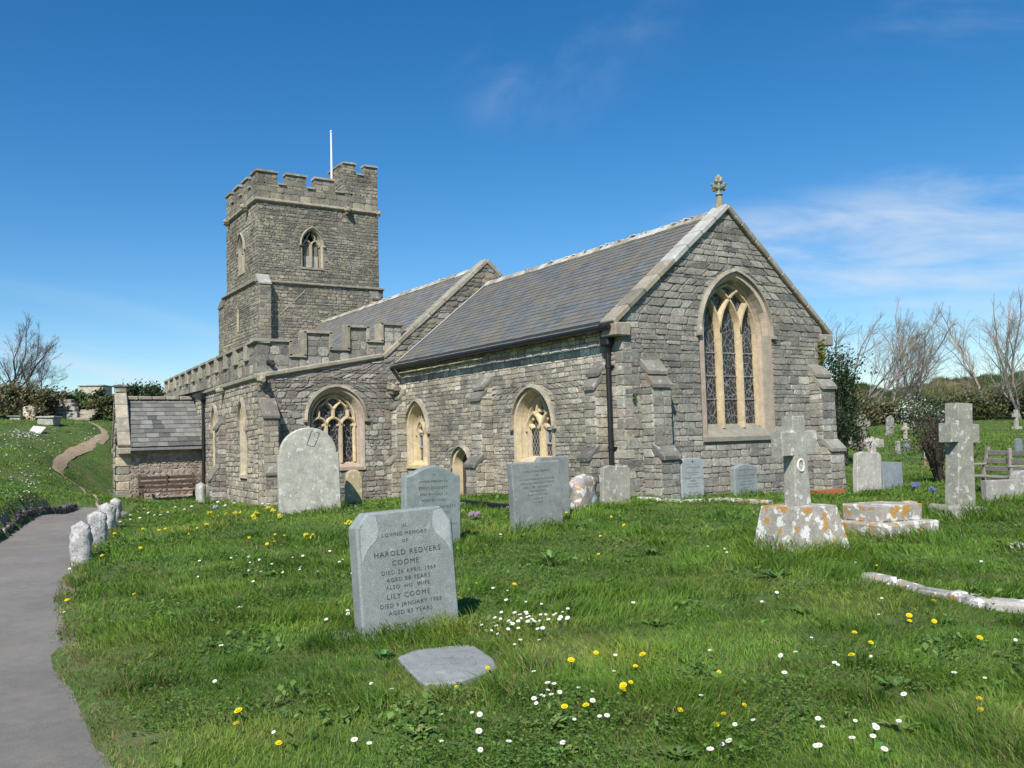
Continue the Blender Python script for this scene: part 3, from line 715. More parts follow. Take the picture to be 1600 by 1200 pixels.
def ridge(par, x0, x1, y, z, white):
    m = MB(); x = x0
    while x > x1:
        l = min(U(.28, .45), x-x1); c = (.44, .425, .375) if random.random() < white*.7 else pick(PAL_C)
        m.prism([(-.16, -.13), (-.145, -.10), (0, .035), (.145, -.10), (.16, -.13), (0, -.03)], lambda a, b, d, zz=z+U(-.006, .006): (d, y+a, zz+b+.03), x-.004, x-l+.004, c); x -= l
    for i in range(int((x0-x1)*6*white)):
        xx = U(x1, x0); m.bbox((xx, y+U(-.09, .02), z+.045+U(-.03, .005)), (U(.02, .06), U(.02, .05), .012), .01, (.6, .58, .52), jit=.008)
    m.build('ridge_tile', MT['coping'], par)
ridge(rf, -.42, LX, 3, 6.02, .75)
m = MB()      # gutter and eaves
m.tube([(-.02, -.30, 3.35), (-5, -.30, 3.345), (LX, -.30, 3.335)], .055, 8)
for x in np.arange(-.5, LX, -.9): m.box((x, -.2, 3.33), (.012, .11, .02))
gt = m.build('gutter', MT['iron'], church)
m = MB(); m.box(((LX-.05)/2, -.12, 3.46), (-(LX+.05)/2, .10, .03), (.05, .05, .05)); m.build('eaves_board', MT['wood'], gt)
m = MB(); x = LX+.1
while x < -5.2: l = U(.2, .5); m.bbox((x+l/2, -.06, 3.2+U(-.01, .01)), (l/2, .045, .018), .01, (.5, .45, .3), jit=.01); x += l
m.build('eaves_mortar', MT['dressed'], church)
m = MB()
m.tube([(-.33, -.10, 3.05), (-.33, -.10, -.4)], .052, 10)
m.bbox((-.33, -.12, 3.12), (.13, .09, .12), .03); m.tube([(-.33, -.10, 3.0), (-.33, -.10, 2.86)], [.09, .055], 8)
m.tube([(-.33, -.3, 3.33), (-.33, -.2, 3.26), (-.33, -.14, 3.2)], .045, 8)
for z in (1.0, 2.6): m.tube([(-.33, -.10, z-.035), (-.33, -.10, z+.035)], .068, 10); m.box((-.33, -.04, z), (.1, .03, .02))
m.build('downpipe', MT['iron'], church)
# ---- south aisle
A0 = Vector((LX, -4.17)); B0 = Vector((-26.37, -3.24)); AL = (B0-A0).length
fA = frame((LX, 0), PI/2); fAS = frame((LX, -4.17), math.atan2(A0.y-B0.y, A0.x-B0.x))
mb = MB(); bk = MB(); SLP = .178
strz = lambda y: 3.05+SLP*(y+4.17)
AW = (-2.0, .84, .76, .64, .56, 1.9, .88, .80, .68)
hA = archfn(-2.0, .85, .47, 1.9, .9)
clad(mb, fA, -.9, 3.85, lambda z: -4.17 if z < 3.05 else -4.17+(z-3.05)/SLP, 0, [hA], pal=PAL_R, hr=(.10, .2), ws=(.13, .36), wav=.022, jit=.012, dep=(.008, .03), thin=.2, rnd=.22)
sheet(bk, fA, [(-4.17, -.9), (0, -.9), (0, strz(0)), (-4.17, 3.05)], [arch(-2.0, .79, .56, 1.9, .83)])
AS = [(-1.62, .40, .32, .15, .42, 1.72, .78, .70, .5), (-5.45, .40, .32, .15, .42, 1.72, .78, .70, .5), (-13, .40, .32, .15, .42, 1.72, .78, .70, .5)]
clad(mb, fAS, -.9, 3.05, -AL, 0, [archfn(w[0], w[1]+.01, w[4]-.09, w[5], w[6]+.02) for w in AS], pal=PAL_AS, hr=(.10, .2), ws=(.14, .38), wav=.018, jit=.01, dep=(.008, .028), rnd=.2)
sheet(bk, fAS, [(-AL, -.9), (0, -.9), (0, 3.05), (-AL, 3.05)], [arch(w[0], w[2]+.03, w[4], w[5], w[7]+.03) for w in AS])
aw = bk.build('aisle_wall', MT['mortar'], church); mb.build('aisle_masonry', MT['rubble'], aw)
# big aisle window, three lights
wA = window(church, 'aisle_window', fA, *AW, .26, PAL_PINK+[((.40, .36, .29), .1)], sill=.14, cell='stained', hood=.075)
t = MB(); c = -2.0; hg = .64; D = .26; P_ = PAL_D
lw = .426
for x in (-.213, .213): bar(t, fA, [(c+x, .68), (c+x, 1.72)], .10, -D-.01, -D+.14, P_)
for x in (-.426, 0, .426): bar(t, fA, arch(c+x, .213, 0, 1.70, .24, 7, False), .085, -D-.01, -D+.13, P_)
for x in (-.426, 0, .426):
    for s2 in (-1, 1): bar(t, fA, [(c+x+s2*.2, 1.74), (c+x+s2*.1, 1.72)], .07, -D-.01, -D+.08, P_, .7)
for x in (-.426, 0, .426): bar(t, fA, [(c+x, 1.94), (c+x, 2.16+.05*(x == 0))], .085, -D-.01, -D+.13, P_)
for x in (-.213, .213): bar(t, fA, [(c+x-.213, 2.16), (c+x-.12, 2.28), (c+x, 2.38), (c+x+.12, 2.28), (c+x+.213, 2.16)], .08, -D-.01, -D+.12, P_)
for sg in (-1, 1): bar(t, fA, [(c+sg*.426, 2.16), (c+sg*.36, 2.28)], .08, -D-.01, -D+.12, P_)
for sg in (-1, 1): bar(t, fA, [(c+sg*.213, 2.38), (c+sg*.15, 2.46), (c, 2.52)], .07, -D-.01, -D+.12, P_)
bar(t, fA, arch(c, hg-.02, .7, 1.9, .66), .08, -D-.01, -D+.1, P_)
t.build('tracery', MT['dressed'], wA)
for w in AS: window(church, 'lancet_window', fAS, *w, .34, PAL_D+PAL_AS[:1], sill=.3)
buttress(fA, 0, -4.14, -3.72, [(-.9, .50, .5), (.78, 1.98, .36)], 2.5, PAL_AS)
buttress(fAS, 0, -4.35, -3.9, [(-.9, .25, .45), (.7, 1.75, .25)], 2.25, PAL_R)
# parapets
def string(mb, f, pts, d=.09, w=.13, pal=PAL_C): bar(mb, f, pts, w, -.02, d, pal, .5)
pm = MB(); pc = MB(); ps = MB()
ME = [(-4.17, -3.3, 4.02, 1), (-3.3, -2.83, 3.62, 0), (-2.83, -2.16, 4.29, 1), (-2.16, -1.57, 3.84, 0), (-1.57, -1.05, 4.5, 1), (-1.05, -.55, 4.10, 0), (-.55, .05, 4.62, 1)]
for a, b, z, m in ME:
    z0 = strz(a)-.02; pm = MB()
    pm.prism([(a, strz(a)), (b, strz(b)), (b, z-.03), (a, z-.03)], fA, -.30, -.001, (.2, .19, .16))
    ff = lambda p, q, d=0: fA(p, q, d)
    clad(pm, ff, z0+.1, z-.06, a, b, pal=PAL_E, hr=(.2, .32), ws=(.3, .5), dep=(.004, .014))
    pm.build('merlon' if m else 'crenel', MT['rubble'], aw)
line = []
for a, b, z, m in ME: line += [(a+(.0 if m else .065), z), (b-(0 if m else .065), z)]
line[0] = (-4.2, 4.02)
for i in range(0, len(line)-1):
    p, q = line[i], line[i+1]
    if abs(p[0]-q[0]) < .1: x = (p[0]+q[0])/2; p, q = (x, min(p[1], q[1])-.0), (x, max(p[1], q[1]))
    e = .065
    bar(pc, fA, [p, q] if abs(p[1]-q[1]) > .15 else [(p[0]-e, p[1]), (q[0]+e, q[1])], .13, -.34, .07, PAL_C, .55)
string(ps, fA, [(-4.25, 3.05-.01), (-2, strz(-2)), (-.6, strz(-.6))], .1, .15)
u = 0; k = 0
while u > -AL+.3:
    l = .87 if k % 2 == 0 else .5; a, b = max(-AL, u-l), u; z = 4.0 if k % 2 == 0 else 3.58
    pm = MB(); pm.prism([(a, 3.05), (b, 3.05), (b, z-.03), (a, z-.03)], fAS, -.30, -.001, (.2, .19, .16))
    clad(pm, fAS, 3.13, z-.05, a, b, pal=PAL_C+PAL_T, hr=(.22, .4), ws=(.4, .6), dep=(.004, .014)); pm.build('crenel' if k % 2 else 'merlon', MT['rubble'], aw)
    e = .05 if k % 2 == 0 else -.05
    bar(pc, fAS, [(a-e, z), (b+e, z)], .12, -.34, .08, PAL_C, .6)
    if k % 2 == 0:
        for x in (a, b):
            if -AL < x < 0: bar(pc, fAS, [(x-.03*(1 if x == a else -1), 3.55), (x-.03*(1 if x == a else -1), 3.97)], .1, -.3, .05, PAL_C, .6)
    u -= l; k += 1
string(ps, fAS, [(-AL, 3.04), (-8, 3.04), (.08, 3.04)], .1, .15)
pp = pc.build('parapet_coping', MT['coping'], church); ps.build('string_course', MT['coping'], pp)
def gargoyle(f, u, z, s=1.0):
    m = MB(); c = (.30, .27, .2)
    m.tube([f(u, z, -.05), f(u, z, .12*s), f(u, z-.03, .24*s), f(u, z-.05, .33*s)], [.10*s, .12*s, .10*s, .06*s], 7, c)
    m.tube([f(u, z-.10*s, .05), f(u, z-.14*s, .2*s)], [.07*s, .05*s], 6, c)
    for sg in (-1, 1): m.tube([f(u+sg*.07*s, z+.06*s, .2*s), f(u+sg*.12*s, z+.12*s, .16*s)], [.035*s, .02*s], 5, c)
    m.build('gargoyle', MT['coping'], church)
gargoyle(fA, -4.1, 2.98); gargoyle(fAS, -4.1, 2.95, .8); gargoyle(fA, -.35, 2.78, 1.1)
m = MB(); m.bbox(fA(-3.83, 3.42, .03), (.015, .10, .06), .01, rz=.0); m.tube([fA(-3.90, 3.46, .02), fA(-3.76, 3.34, .12)], [.05, .07], 8)
m.build('floodlight', MT['iron'], church)
m = MB(); m.tube([fAS(-7.15, 2.8, .09), fAS(-7.15, -.7, .09)], .05, 8); m.bbox(fAS(-7.15, 2.9, .1), (.13, .1, .12), .03); m.tube([fAS(-7.15, 2.8, .09), fAS(-7.15, 2.65, .09)], [.09, .05], 8)
m.build('downpipe', MT['iron'], church)
# ---- nave
def nl(z): return 3-(6.66-z)/.87
def nr(z): return 3+(6.66-z)/.87
fN = frame((LX+.012, 0), PI/2); mb = MB(); bk = MB()
clad(mb, fN, 3.5, 6.6, nl, nr, pal=PAL_R+PAL_T, hr=(.12, .2), ws=(.18, .4), wav=.02, jit=.01, dep=(.01, .035), rnd=.3)
sheet(bk, fN, [(nl(3.2), 3.2), (nr(3.2), 3.2), (3, 6.66)])
TX, TY, TW, TD = -24.18, .18, 5.62, 5.0
bk.add([(LX, 6.6, -.9), (TX, 6.6, -.9), (TX, 6.6, 3.6), (LX, 6.6, 3.6)], [(0, 1, 2, 3)], (.2, .19, .16))
bk.add([(LX, 6, -.9), (LX, 6.6, -.9), (LX, 6.6, 3.6), (LX, 6, 3.6)], [(0, 1, 2, 3)], (.2, .19, .16))
nw = bk.build('nave_wall', MT['mortar'], church); mb.build('nave_masonry', MT['rubble'], nw)
m = MB(); rake(m, (LX-.13, -.55, 6.74-.87*3.55), (LX-.13, 3, 6.74), .20, .07, PAL_C, .7); rake(m, (LX-.13, 6.55, 6.74-.87*3.55), (LX-.13, 3, 6.74), .20, .07, PAL_C, .7)
m.build('gable_coping', MT['coping'], church)
nrf = roofpart('nave_roof', -.75, 6.60-.85*3.75, 3.0, 6.60, LX-.33, TX, PN, course=.2, w=.3)
roofpart('nave_roof', 6.75, 6.60-.85*3.75, 3.0, 6.60, LX-.33, TX, PN, course=.2, w=.3)
ridge(nrf, LX-.33, TX, 3, 6.60, .65)
roofpart('aisle_roof', -3.9, 3.1, -.75, 3.42, LX-.33, -26, PN, course=.2, w=.3)
m = MB()     # lead flashing where the chancel roof meets the nave gable
for y0 in (-.2, 6.2): rake(m, (LX+.03, y0, 3.40+sl_c*.05+.03), (LX+.03, 3, 6.06), .07, .012, [((.2, .21, .22), .1)], 1.2)
m.build('lead_flashing', MT['lead'], church)
# ---- tower
fT = frame((TX, TY), PI/2); fTS = frame((TX, TY), 0); fTl = frame((TX+.13, TY-.13), PI/2); fTSl = frame((TX+.13, TY-.13), 0)
BW = (2.42, .52, .46, .38, 9.02, 10.05, .76, .70, .6)
BS = (-2.45, .52, .46, .38, 9.02, 10.05, .76, .70, .6)
mb = MB(); bk = MB(); kw = dict(pal=PAL_T, hr=(.085, .17), ws=(.12, .34), wav=.02, jit=.01, dep=(.008, .03), thin=.2, rnd=.24)
clad(mb, fT, 8.3, 11.8, 0, TW, [archfn(BW[0], .53, 8.94, 10.05, .78)], **kw)
clad(mb, fTS, 8.3, 11.8, -TD, 0, [archfn(BS[0], .53, 8.94, 10.05, .78)], **kw)
clad(mb, fTl, 3.2, 8.2, 0, TW+.26, **kw); clad(mb, fTSl, 3.2, 8.2, -TD-.26, 0, [archfn(-2.75, .16, 6.3, 7.2, .2)], **kw)
sheet(bk, fT, [(0, 8.2), (TW, 8.2), (TW, 12.6), (0, 12.6)], [arch(BW[0], .48, 9.02, 10.05, .72)]); sheet(bk, fTS, [(-TD, 8.2), (0, 8.2), (0, 12.6), (-TD, 12.6)], [arch(BS[0], .48, 9.02, 10.05, .72)])
sheet(bk, fTl, [(0, -.8), (TW+.26, -.8), (TW+.26, 8.2), (0, 8.2)]); sheet(bk, fTSl, [(-TD-.26, -.8), (0, -.8), (0, 8.2), (-TD-.26, 8.2)], [arch(-2.75, .12, 6.3, 7.2, .16)])
for (x, y, x2, y2, z0, z1) in ((TX, TY+TW, TX-TD, TY+TW, 8.2, 12.6), (TX-TD, TY+TW, TX-TD, TY, 8.2, 12.6), (TX+.13, TY+TW+.13, TX-TD-.13, TY+TW+.13, -.8, 8.2), (TX-TD-.13, TY+TW+.13, TX-TD-.13, TY-.13, -.8, 8.2)):
    bk.add([(x, y, z0), (x2, y2, z0), (x2, y2, z1), (x, y, z1)], [(0, 1, 2, 3)], (.22, .2, .17))
bk.add([(TX-.01, TY+.01, 12.2), (TX-.01, TY+TW-.01, 12.2), (TX-TD+.01, TY+TW-.01, 12.2), (TX-TD+.01, TY+.01, 12.2)], [(0, 1, 2, 3)], (.2, .2, .2))
tw = bk.build('tower', MT['mortar'], church)
# tower battlements
pm = MB(); pc = MB(); ps = MB()
def capbar(f, pts, w, d0, d1):
    q = MB(); bar(q, f, pts, w, d0, d1, PAL_C, .7); q.build('merlon_cap', MT['coping'], tw)
def tmer(f, a, b, z, zc, cap=True, proud=.05):
    q = MB(); q.prism([(a, 12.55), (b, 12.55), (b, z-.05), (a, z-.05)], f, -.36, -.001, (.2, .18, .15))
    clad(q, f, 12.55, z-.05, a, b, pal=PAL_T, hr=(.18, .3), ws=(.3, .5), dep=(.004, .018)); q.build('merlon', MT['rubble'], tw)
    q = MB(); bar(q, f, [(a-.04*cap, z), (b+.04*cap, z)], .12, -.42, .08, PAL_C, .7); q.build('merlon_cap', MT['coping'], tw)
clad(pm, fT, 11.9, 12.55, 0, TW, pal=PAL_T, hr=(.2, .32), ws=(.35, .6), dep=(.004, .018), thin=0)
clad(pm, fTS, 11.9, 12.55, -TD, 0, pal=PAL_T, hr=(.2, .32), ws=(.35, .6), dep=(.004, .018), thin=0)
for a, b in ((0, .88), (1.28, 2.18), (2.6, 3.5)): tmer(fT, a, b, 13.10, 12.6)
for a, b in ((.88, 1.28), (2.18, 2.6), (3.5, 3.95)): capbar(fT, [(a+.03, 12.6), (b-.03, 12.6)], .1, -.4, .08)
e = 0
for i in range(4):
    b = -e; a = b-.85; tmer(fTS, max(-TD, a), b, 13.10, 12.6); capbar(fTS, [(a-.45, 12.6), (a-.05, 12.6)], .1, -.4, .08) if i < 3 else 0; e += 1.36
# back battlements seen through the gaps
for i in range(4):
    for c_, h_ in (((TX-TD+.18, TY+.45+i*1.36, 12.8), (.18, .43, .28)), ((TX-.45-i*1.36, TY+TW-.18, 12.8), (.43, .18, .28))):
        q = MB(); q.bbox(c_, h_, .02, (.21, .19, .16)); q.build('merlon', MT['rubble'], tw)
for f_, pts_, a_ in ((fT, [(-.1, 11.84), (TW+.1, 11.84)], (.16, -.02, .13, PAL_C, .5)), (fTS, [(-TD-.1, 11.84), (.1, 11.84)], (.16, -.02, .13, PAL_C, .5)), (fT, [(-.16, 8.24), (TW+.16, 8.24)], (.18, -.1, .25, PAL_C, .3)), (fTS, [(-TD-.16, 8.24), (.16, 8.24)], (.18, -.1, .25, PAL_C, .3))):
    ps = MB(); bar(ps, f_, pts_, *a_); ps.build('string_course', MT['coping'], tw)
# stair turret
T0 = 3.95
pm.prism([(T0, 12.5), (TW, 12.5), (TW, 13.5), (T0, 13.5)], lambda a, b, d: fT(a, b, d), -1.8, .0, (.2, .18, .15))
clad(pm, fT, 12.55, 13.5, T0, TW, **kw)
fTu = frame((TX, TY+T0), 0); clad(pm, fTu, 12.5, 13.95, -1.8, 0, **kw)
for a, b in ((T0, 4.55), (4.98, TW)):
    pm.prism([(a, 13.5), (b, 13.5), (b, 13.97), (a, 13.97)], fT, -.3, -.001, (.2, .18, .15)); clad(pm, fT, 13.5, 13.95, a, b, **kw); capbar(fT, [(a-.03, 14.0), (b+.03, 14.0)], .11, -.36, .08)
pm.prism([(-1.8, 13.4), (0, 13.4), (0, 13.95), (-1.8, 13.95)], fTu, -.25, -.001, (.2, .18, .15)); capbar(fTu, [(-1.8, 14.0), (-.3, 14.0)], .11, -.3, .06)
capbar(fT, [(4.6, 13.55), (4.93, 13.55)], .1, -.4, .07)
mb.build('tower_masonry', MT['rubble'], tw); bt = pm.build('battlement', MT['rubble'], tw)
m = MB(); bar(m, fTl, [(.72, 6.55), (2.15, 7.95)], .05, -.02, .035, PAL_C, .6); m.build('old_roof_drip', MT['coping'], tw)
buttress(fTl, 0, 0.0, .5, [(3.2, 8.1, .42)], 8.5, PAL_T, [((.36, .35, .31), .1)])
buttress(fTl, 0, TW-.42, TW-.02, [(3.2, 7.75, .28)], 8.2, PAL_T)
buttress(fTSl, 0, -TD-.75, -TD+.1, [(3.2, 7.8, .1)], 8.3, PAL_T)
gargoyle(fT, 4.05, 11.8, 1.2); gargoyle(fTS, -1.3, 11.8, 1.2); gargoyle(fTS, -4.3, 11.8, 1); gargoyle(fT, 5.6, 11.8, 1)
for f, w in ((fT, BW), (fTS, BS)):
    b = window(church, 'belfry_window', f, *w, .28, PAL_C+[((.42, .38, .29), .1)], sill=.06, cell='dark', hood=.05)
    t = MB(); c, hg = w[0], w[3]; P_ = [((.40, .36, .27), .1)]
    bar(t, f, [(c, 9.06), (c, 10.1)], .12, -.29, -.08, P_)
    for sg in (-1, 1):
        bar(t, f, arch(c+sg*hg/2, hg/2, 0, 10.0, .26, 6, False), .08, -.29, -.1, P_)
        bar(t, f, [(c+sg*.19, 10.26), (c+sg*.17, 10.42), (c+sg*.06, 10.58)], .08, -.29, -.1, P_)
        bar(t, f, [(c+sg*.33, 10.1), (c+sg*.24, 10.3)], .12, -.29, -.12, P_)
    t.build('tracery', MT['dressed'], b)
    s = MB()
    for sg in (-1, 1):
        s.prism([(c+sg*hg/2-.14, 9.06), (c+sg*hg/2+.14, 9.06), (c+sg*hg/2+.14, 9.55), (c+sg*hg/2-.14, 9.55)], f, -.26, -.2, (.40, .37, .31))
        for i in range(-3, 9):
            z0 = 9.55+i*.075; p, q = (c+sg*hg/2-.14, z0), (c+sg*hg/2+.14, z0+.2)
            if q[1] > 10.2: continue
            p2 = (p[0]+(9.56-z0)/.2*.28, 9.56) if z0 < 9.56 else p
            if p2[0] < q[0]-.02: bar(s, f, [p2, q], .028, -.26, -.21, P_, .9)
        bar(s, f, [(c+sg*hg/2-.14, 9.56), (c+sg*hg/2+.14, 9.56)], .03, -.26, -.2, P_, .9)
    s.build('louvre', MT['dressed'], b)
m = MB(); A, B_ = arch(-2.75, .16, 6.3, 7.2, .2), arch(-2.75, .08, 6.34, 7.2, .12); loft(m, fTSl, A, .03, B_, .03, PAL_D); loft(m, fTSl, B_, .03, B_, -.25, PAL_D); m.build('slit_window', MT['dressed'], tw)
m = MB(); px_, py_ = TX-1.2, TY+3.86; m.tube([(px_, py_, 12.2), (px_, py_, 14), (px_, py_, 15.78)], [.055, .05, .035], 8); m.tube([(px_, py_, 15.78), (px_, py_, 15.82), (px_, py_, 15.86)], [.05, .06, .02], 8)
m.build('flagpole', MT['paint'], church)
# ---- porch
fPE = frame((-17.45, 0), PI/2); _fps = frame((-17.45, -6.37), -.094); fPS = lambda a, b, d=0: _fps(a+17.45, b, d); PX0, PX1 = -17.45, -20.85; PR_ = (PX0+PX1)/2
mb = MB(); bk = MB()
clad(mb, fPE, -1, 1.32, -6.37, -3.7, pal=PAL_P, hr=(.1, .18), ws=(.12, .26), wav=.035, jit=.014, dep=(.008, .03), rnd=.36)
sheet(bk, fPE, [(-6.37, -1), (-3.7, -1), (-3.7, 1.5), (-6.37, 1.5)], col=(.36, .29, .23))
clad(mb, fPS, -1, 3.0, lambda z: PX1 if z < 1.3 else PR_-(3.05-z)/1.75*1.7, lambda z: PX0 if z < 1.3 else PR_+(3.05-z)/1.75*1.7, [archfn(PR_, .75, -1, 1.0, .8)], pal=PAL_AS, hr=(.16, .28), ws=(.25, .5))
sheet(bk, fPS, [(PX1, -1), (PX0, -1), (PX0, 1.3), (PR_, 3.0), (PX1, 1.3)], [arch(PR_, .7, -.95, 1.0, .75)])
bk.add([(PX1, -6.05, -1), (PX1, -3.5, -1), (PX1, -3.5, 1.5), (PX1, -6.05, 1.5)], [(0, 1, 2, 3)], (.33, .28, .23))
# dressed quoins up the south-east corner
z = -.9; k = 0
while z < 1.2:
    h = U(.22, .34); a = .42 if k % 2 else .28; mb.bbox((PX0-a/2+.03, -6.37+.3/2-.03, z+h/2), (a/2, .17 if k % 2 else .22, h/2-.006), .02, pick(PAL_C if k % 3 else PAL_D), jit=.006); z += h; k += 1
po = bk.build('porch', MT['mortar'], church); mb.build('porch_masonry', MT['rubble'], po)
m = MB(); PPS = [((.185, .185, .17), .12), ((.21, .21, .195), .12), ((.10, .10, .095), .15), ((.135, .135, .125), .15), ((.165, .165, .152), .12)]
for xe, sgn in ((PX0+.28, 1), (PX1-.28, -1)):
    d = Vector((PR_-xe, 0, 2.88-1.27)); L = d.length; d.normalize(); n = Vector((d.z*sgn, 0, abs(d.x)))
    m.add([Vector((xe, -6.1, 1.26))-n*.03, Vector((xe, -3.7, 1.26))-n*.03, Vector((PR_, -3.7, 2.88))-n*.03, Vector((PR_, -6.0, 2.88))-n*.03], [(0, 1, 2, 3)], (.08, .08, .08))
    slates(m, (xe, -6.1, 1.27), (0, 1, 0), d, n, 2.4, L, .235, .34, PPS, th=.02)
prf = m.build('porch_roof', MT['porchslate'], po)
m = MB(); m.bbox((PX0+.26, -4.95, 1.2), (.06, 1.15, .045), .01, (.2, .2, .2)); m.build('eaves_slab', MT['porchslate'], po)
m = MB()
for i in range(5): m.bbox((PR_, -5.75+i*.45, 2.95), (.11, .21, .06), .02, pick(PAL_C), jit=.006)
m.build('porch_ridge', MT['coping'], po)
m = MB()
for xe in (PX0+.2, PX1-.2):
    yc = lambda q: -6.24-.094*(q-PX0); a, b = Vector((xe, yc(xe), 1.3)), Vector((PR_, yc(PR_), 3.12)); d = b-a; L = d.length; d.normalize(); y = Vector((.09, 1, 0)).normalized(); n = d.cross(y)
    if n.z < 0: n = -n
    for i in range(4): m.bbox(a+d*L*(i+.5)/4, (L/8-.004, .19, .07), .02, pick(PAL_C), ax=(d, y, n), jit=.004)
    m.bbox((xe-(.1 if xe > PR_ else -.1), yc(xe), 1.16), (.2, .18, .1), .02, pick(PAL_C))
m.bbox((PR_, yc(PR_), 3.24), (.13, .18, .1), .02, pick(PAL_C)); m.bbox((PR_, yc(PR_), 3.36), (.17, .22, .035), .01, (.15, .14, .12))
m.build('porch_coping', MT['coping'], po)
# ------------------------------------------------------------------ graves
def outl(kind, w, h, b=-.3):
    x = w/2
    if kind == 'round': return [(-x, b), (-x, h-.86*x), (-x*.93, h-.86*x)]+[(-x*.93*math.cos(a), h-.86*x+.86*x*math.sin(a)) for a in np.linspace(.12, PI-.12, 15)]+[(x*.93, h-.86*x), (x, h-.86*x), (x, b)]
    if kind == 'dome': return [(-x, b)]+[(-x*math.cos(a), h-.9*x+.9*x*math.sin(a)) for a in np.linspace(0, PI, 13)]+[(x, b)]
    if kind == 'chamfer': return [(-x, b), (-x, h-.13*w), (-x*.76, h), (x*.76, h), (x, h-.13*w), (x, b)]
    if kind == 'peak': return [(-x, b), (-x, h-.16*w), (-x*.8, h-.14*w)]+[(x*.72*t, h-.12*w*abs(t)**1.6) for t in np.linspace(-1, 1, 9)]+[(x*.8, h-.14*w), (x, h-.16*w), (x, b)]
    if kind == 'segment': return [(-x, b), (-x, h-.12*w)]+[(x*.98*t, h-.12*w*t*t) for t in np.linspace(-1, 1, 9)]+[(x, h-.12*w), (x, b)]
    if kind == 'notch': return [(-x, b), (-x, h-.16*w), (-x*.72, h), (x*.72, h), (x, h-.16*w), (x, b)]
    if kind == 'gothic': return [(-x, b)]+arch(0, x, 0, h-.75*w, .75*w, 6, False)+[(x, b)]
    if kind == 'rough': return [(-x, b), (-x*1.02, h*.5), (-x*.95, h*.93), (-x*.5, h), (x*.2, h*.97), (x*.8, h*.99), (x, h*.9), (x*.98, h*.4), (x, b)]
    return [(-x, b), (-x, h), (x, h), (x, b)]
def letters(mb, lines, fx):
    """lines: (text, cap height, centre x, baseline z); fx(a, b) -> local 3-D point"""
    for txt, size, cx, z in lines:
        cu = bpy.data.curves.new('lettering', 'FONT'); cu.body = txt; cu.size = size/.72; cu.align_x = 'CENTER'; cu.resolution_u = 2; cu.offset = 0; cu.space_character = 1.2
        ob = bpy.data.objects.new('lettering', cu); me = ob.to_mesh()
        mb.add([fx(cx+v.co.x, z+v.co.y) for v in me.vertices], [tuple(p.vertices) for p in me.polygons], (.36, .37, .35))
        ob.to_mesh_clear(); bpy.data.objects.remove(ob); bpy.data.curves.remove(cu)
EXCL = []      # (x, y, radius) kept clear of grass
TUFT = []      # (x, y, radius, extra height)
def place(pxl, pxr, pt, pb, rz, th, sink=0, onx=None):
    if onx is None: p, d = at((pxl+pxr)/2, pb+sink)
    else:
        v = ray((pxl+pxr)/2, pb); d = (onx-CAM[0])/v[0]; p = Vector(CAM+v*d)
    v = Vector((CAM[0]-p.x, CAM[1]-p.y)).normalized(); n = Vector((math.sin(rz), -math.cos(rz)))
    co = max(.3, abs(n.dot(v))); si = math.sqrt(1-co*co)
    w = max(.12, ((pxr-pxl)*d/FPX-th*si)/co); h = (pb+sink-pt)*d/FPX
    return p, d, w, h
def headstone(label, pxl, pxr, pt, pb, kind='flat', th=.1, mat='tomb', col=(.3, .3, .28), rz=90, tilt=(0, 0), group=None, text=None, tmat='letter', bev=.012, name='headstone', tuft=.12, onx=None):
    rz = math.radians(rz); p, d, w, h = place(pxl, pxr, pt, pb, rz, th, 0, onx)
    o = thing(name, label, 'gravestone', p, rz, group, (math.radians(tilt[0]), math.radians(tilt[1])))
    if mat == 'granite': col = tuple(c*.84 for c in col)
    m = MB(); m.prism(outl(kind, w, h), lambda a, b, q: (a, -q, b), -th/2, th/2, col, bev=bev)
    local(m, 'slab', MT[mat], o)
    if text:
        m = MB(); letters(m, [(t, s*w*.76, cx*w, h*z) for t, s, cx, z in text], lambda a, b: (a, -th/2-.002, b)); local(m, 'inscription', MT[tmat], o)
    TUFT.append((p.x, p.y, w*.5+.1, tuft*.7))
    return o, w, h, th
GR = (.29, .32, .31)
o, w, h, th = headstone('grey granite headstone with clipped corners nearest the viewer, in loving memory of a couple', 558, 721, 797, 992, 'chamfer', .17, 'granite', GR, 87, (-3, -2), text=[
    ('IN', .045, -.02, .862), ('LOVING MEMORY', .048, -.02, .80), ('OF', .045, -.02, .742), ('HAROLD REDVERS', .068, 0, .648), ('COOME', .066, -.03, .572), ('DIED 26 APRIL 1969', .052, 0, .505),
    ('AGED 88 YEARS', .052, -.01, .447), ('ALSO  HIS  WIFE', .05, -.02, .39), ('LILY COOME', .064, -.02, .315), ('DIED 9 JANUARY 1983', .052, 0, .25), ('AGED 83 YEARS', .052, -.01, .19)], tmat='letter', bev=.018, tuft=.16)
for sg in (-1, 1):
    m = MB(); x = w/2
    m.prism([(sg*(x-.03), h-.16*w), (sg*(x*.78), h-.02), (sg*x*.60, h-.03), (sg*x*.56, h-.17*w), (sg*x*.62, h-.26*w), (sg*x*.8, h-.34*w), (sg*(x-.03), h-.46*w)], lambda a, b, q: (a, -q, b), th/2-.004, th/2+.0025, (.36, .385, .375))
    local(m, 'corner_panel', MT['granite'], o)
m = MB(); p, d = at(546, 996); m.bbox((0, 0, .0), (.12, .16, .05), .02, (.3, .3, .28), rz=.3, jit=.01)
b = m.build('kerb_stone', MT['tomb'], None, off=None); b.location = p; tag(b, 'small grey stone block lying at the foot of the nearest headstone', 'stone')
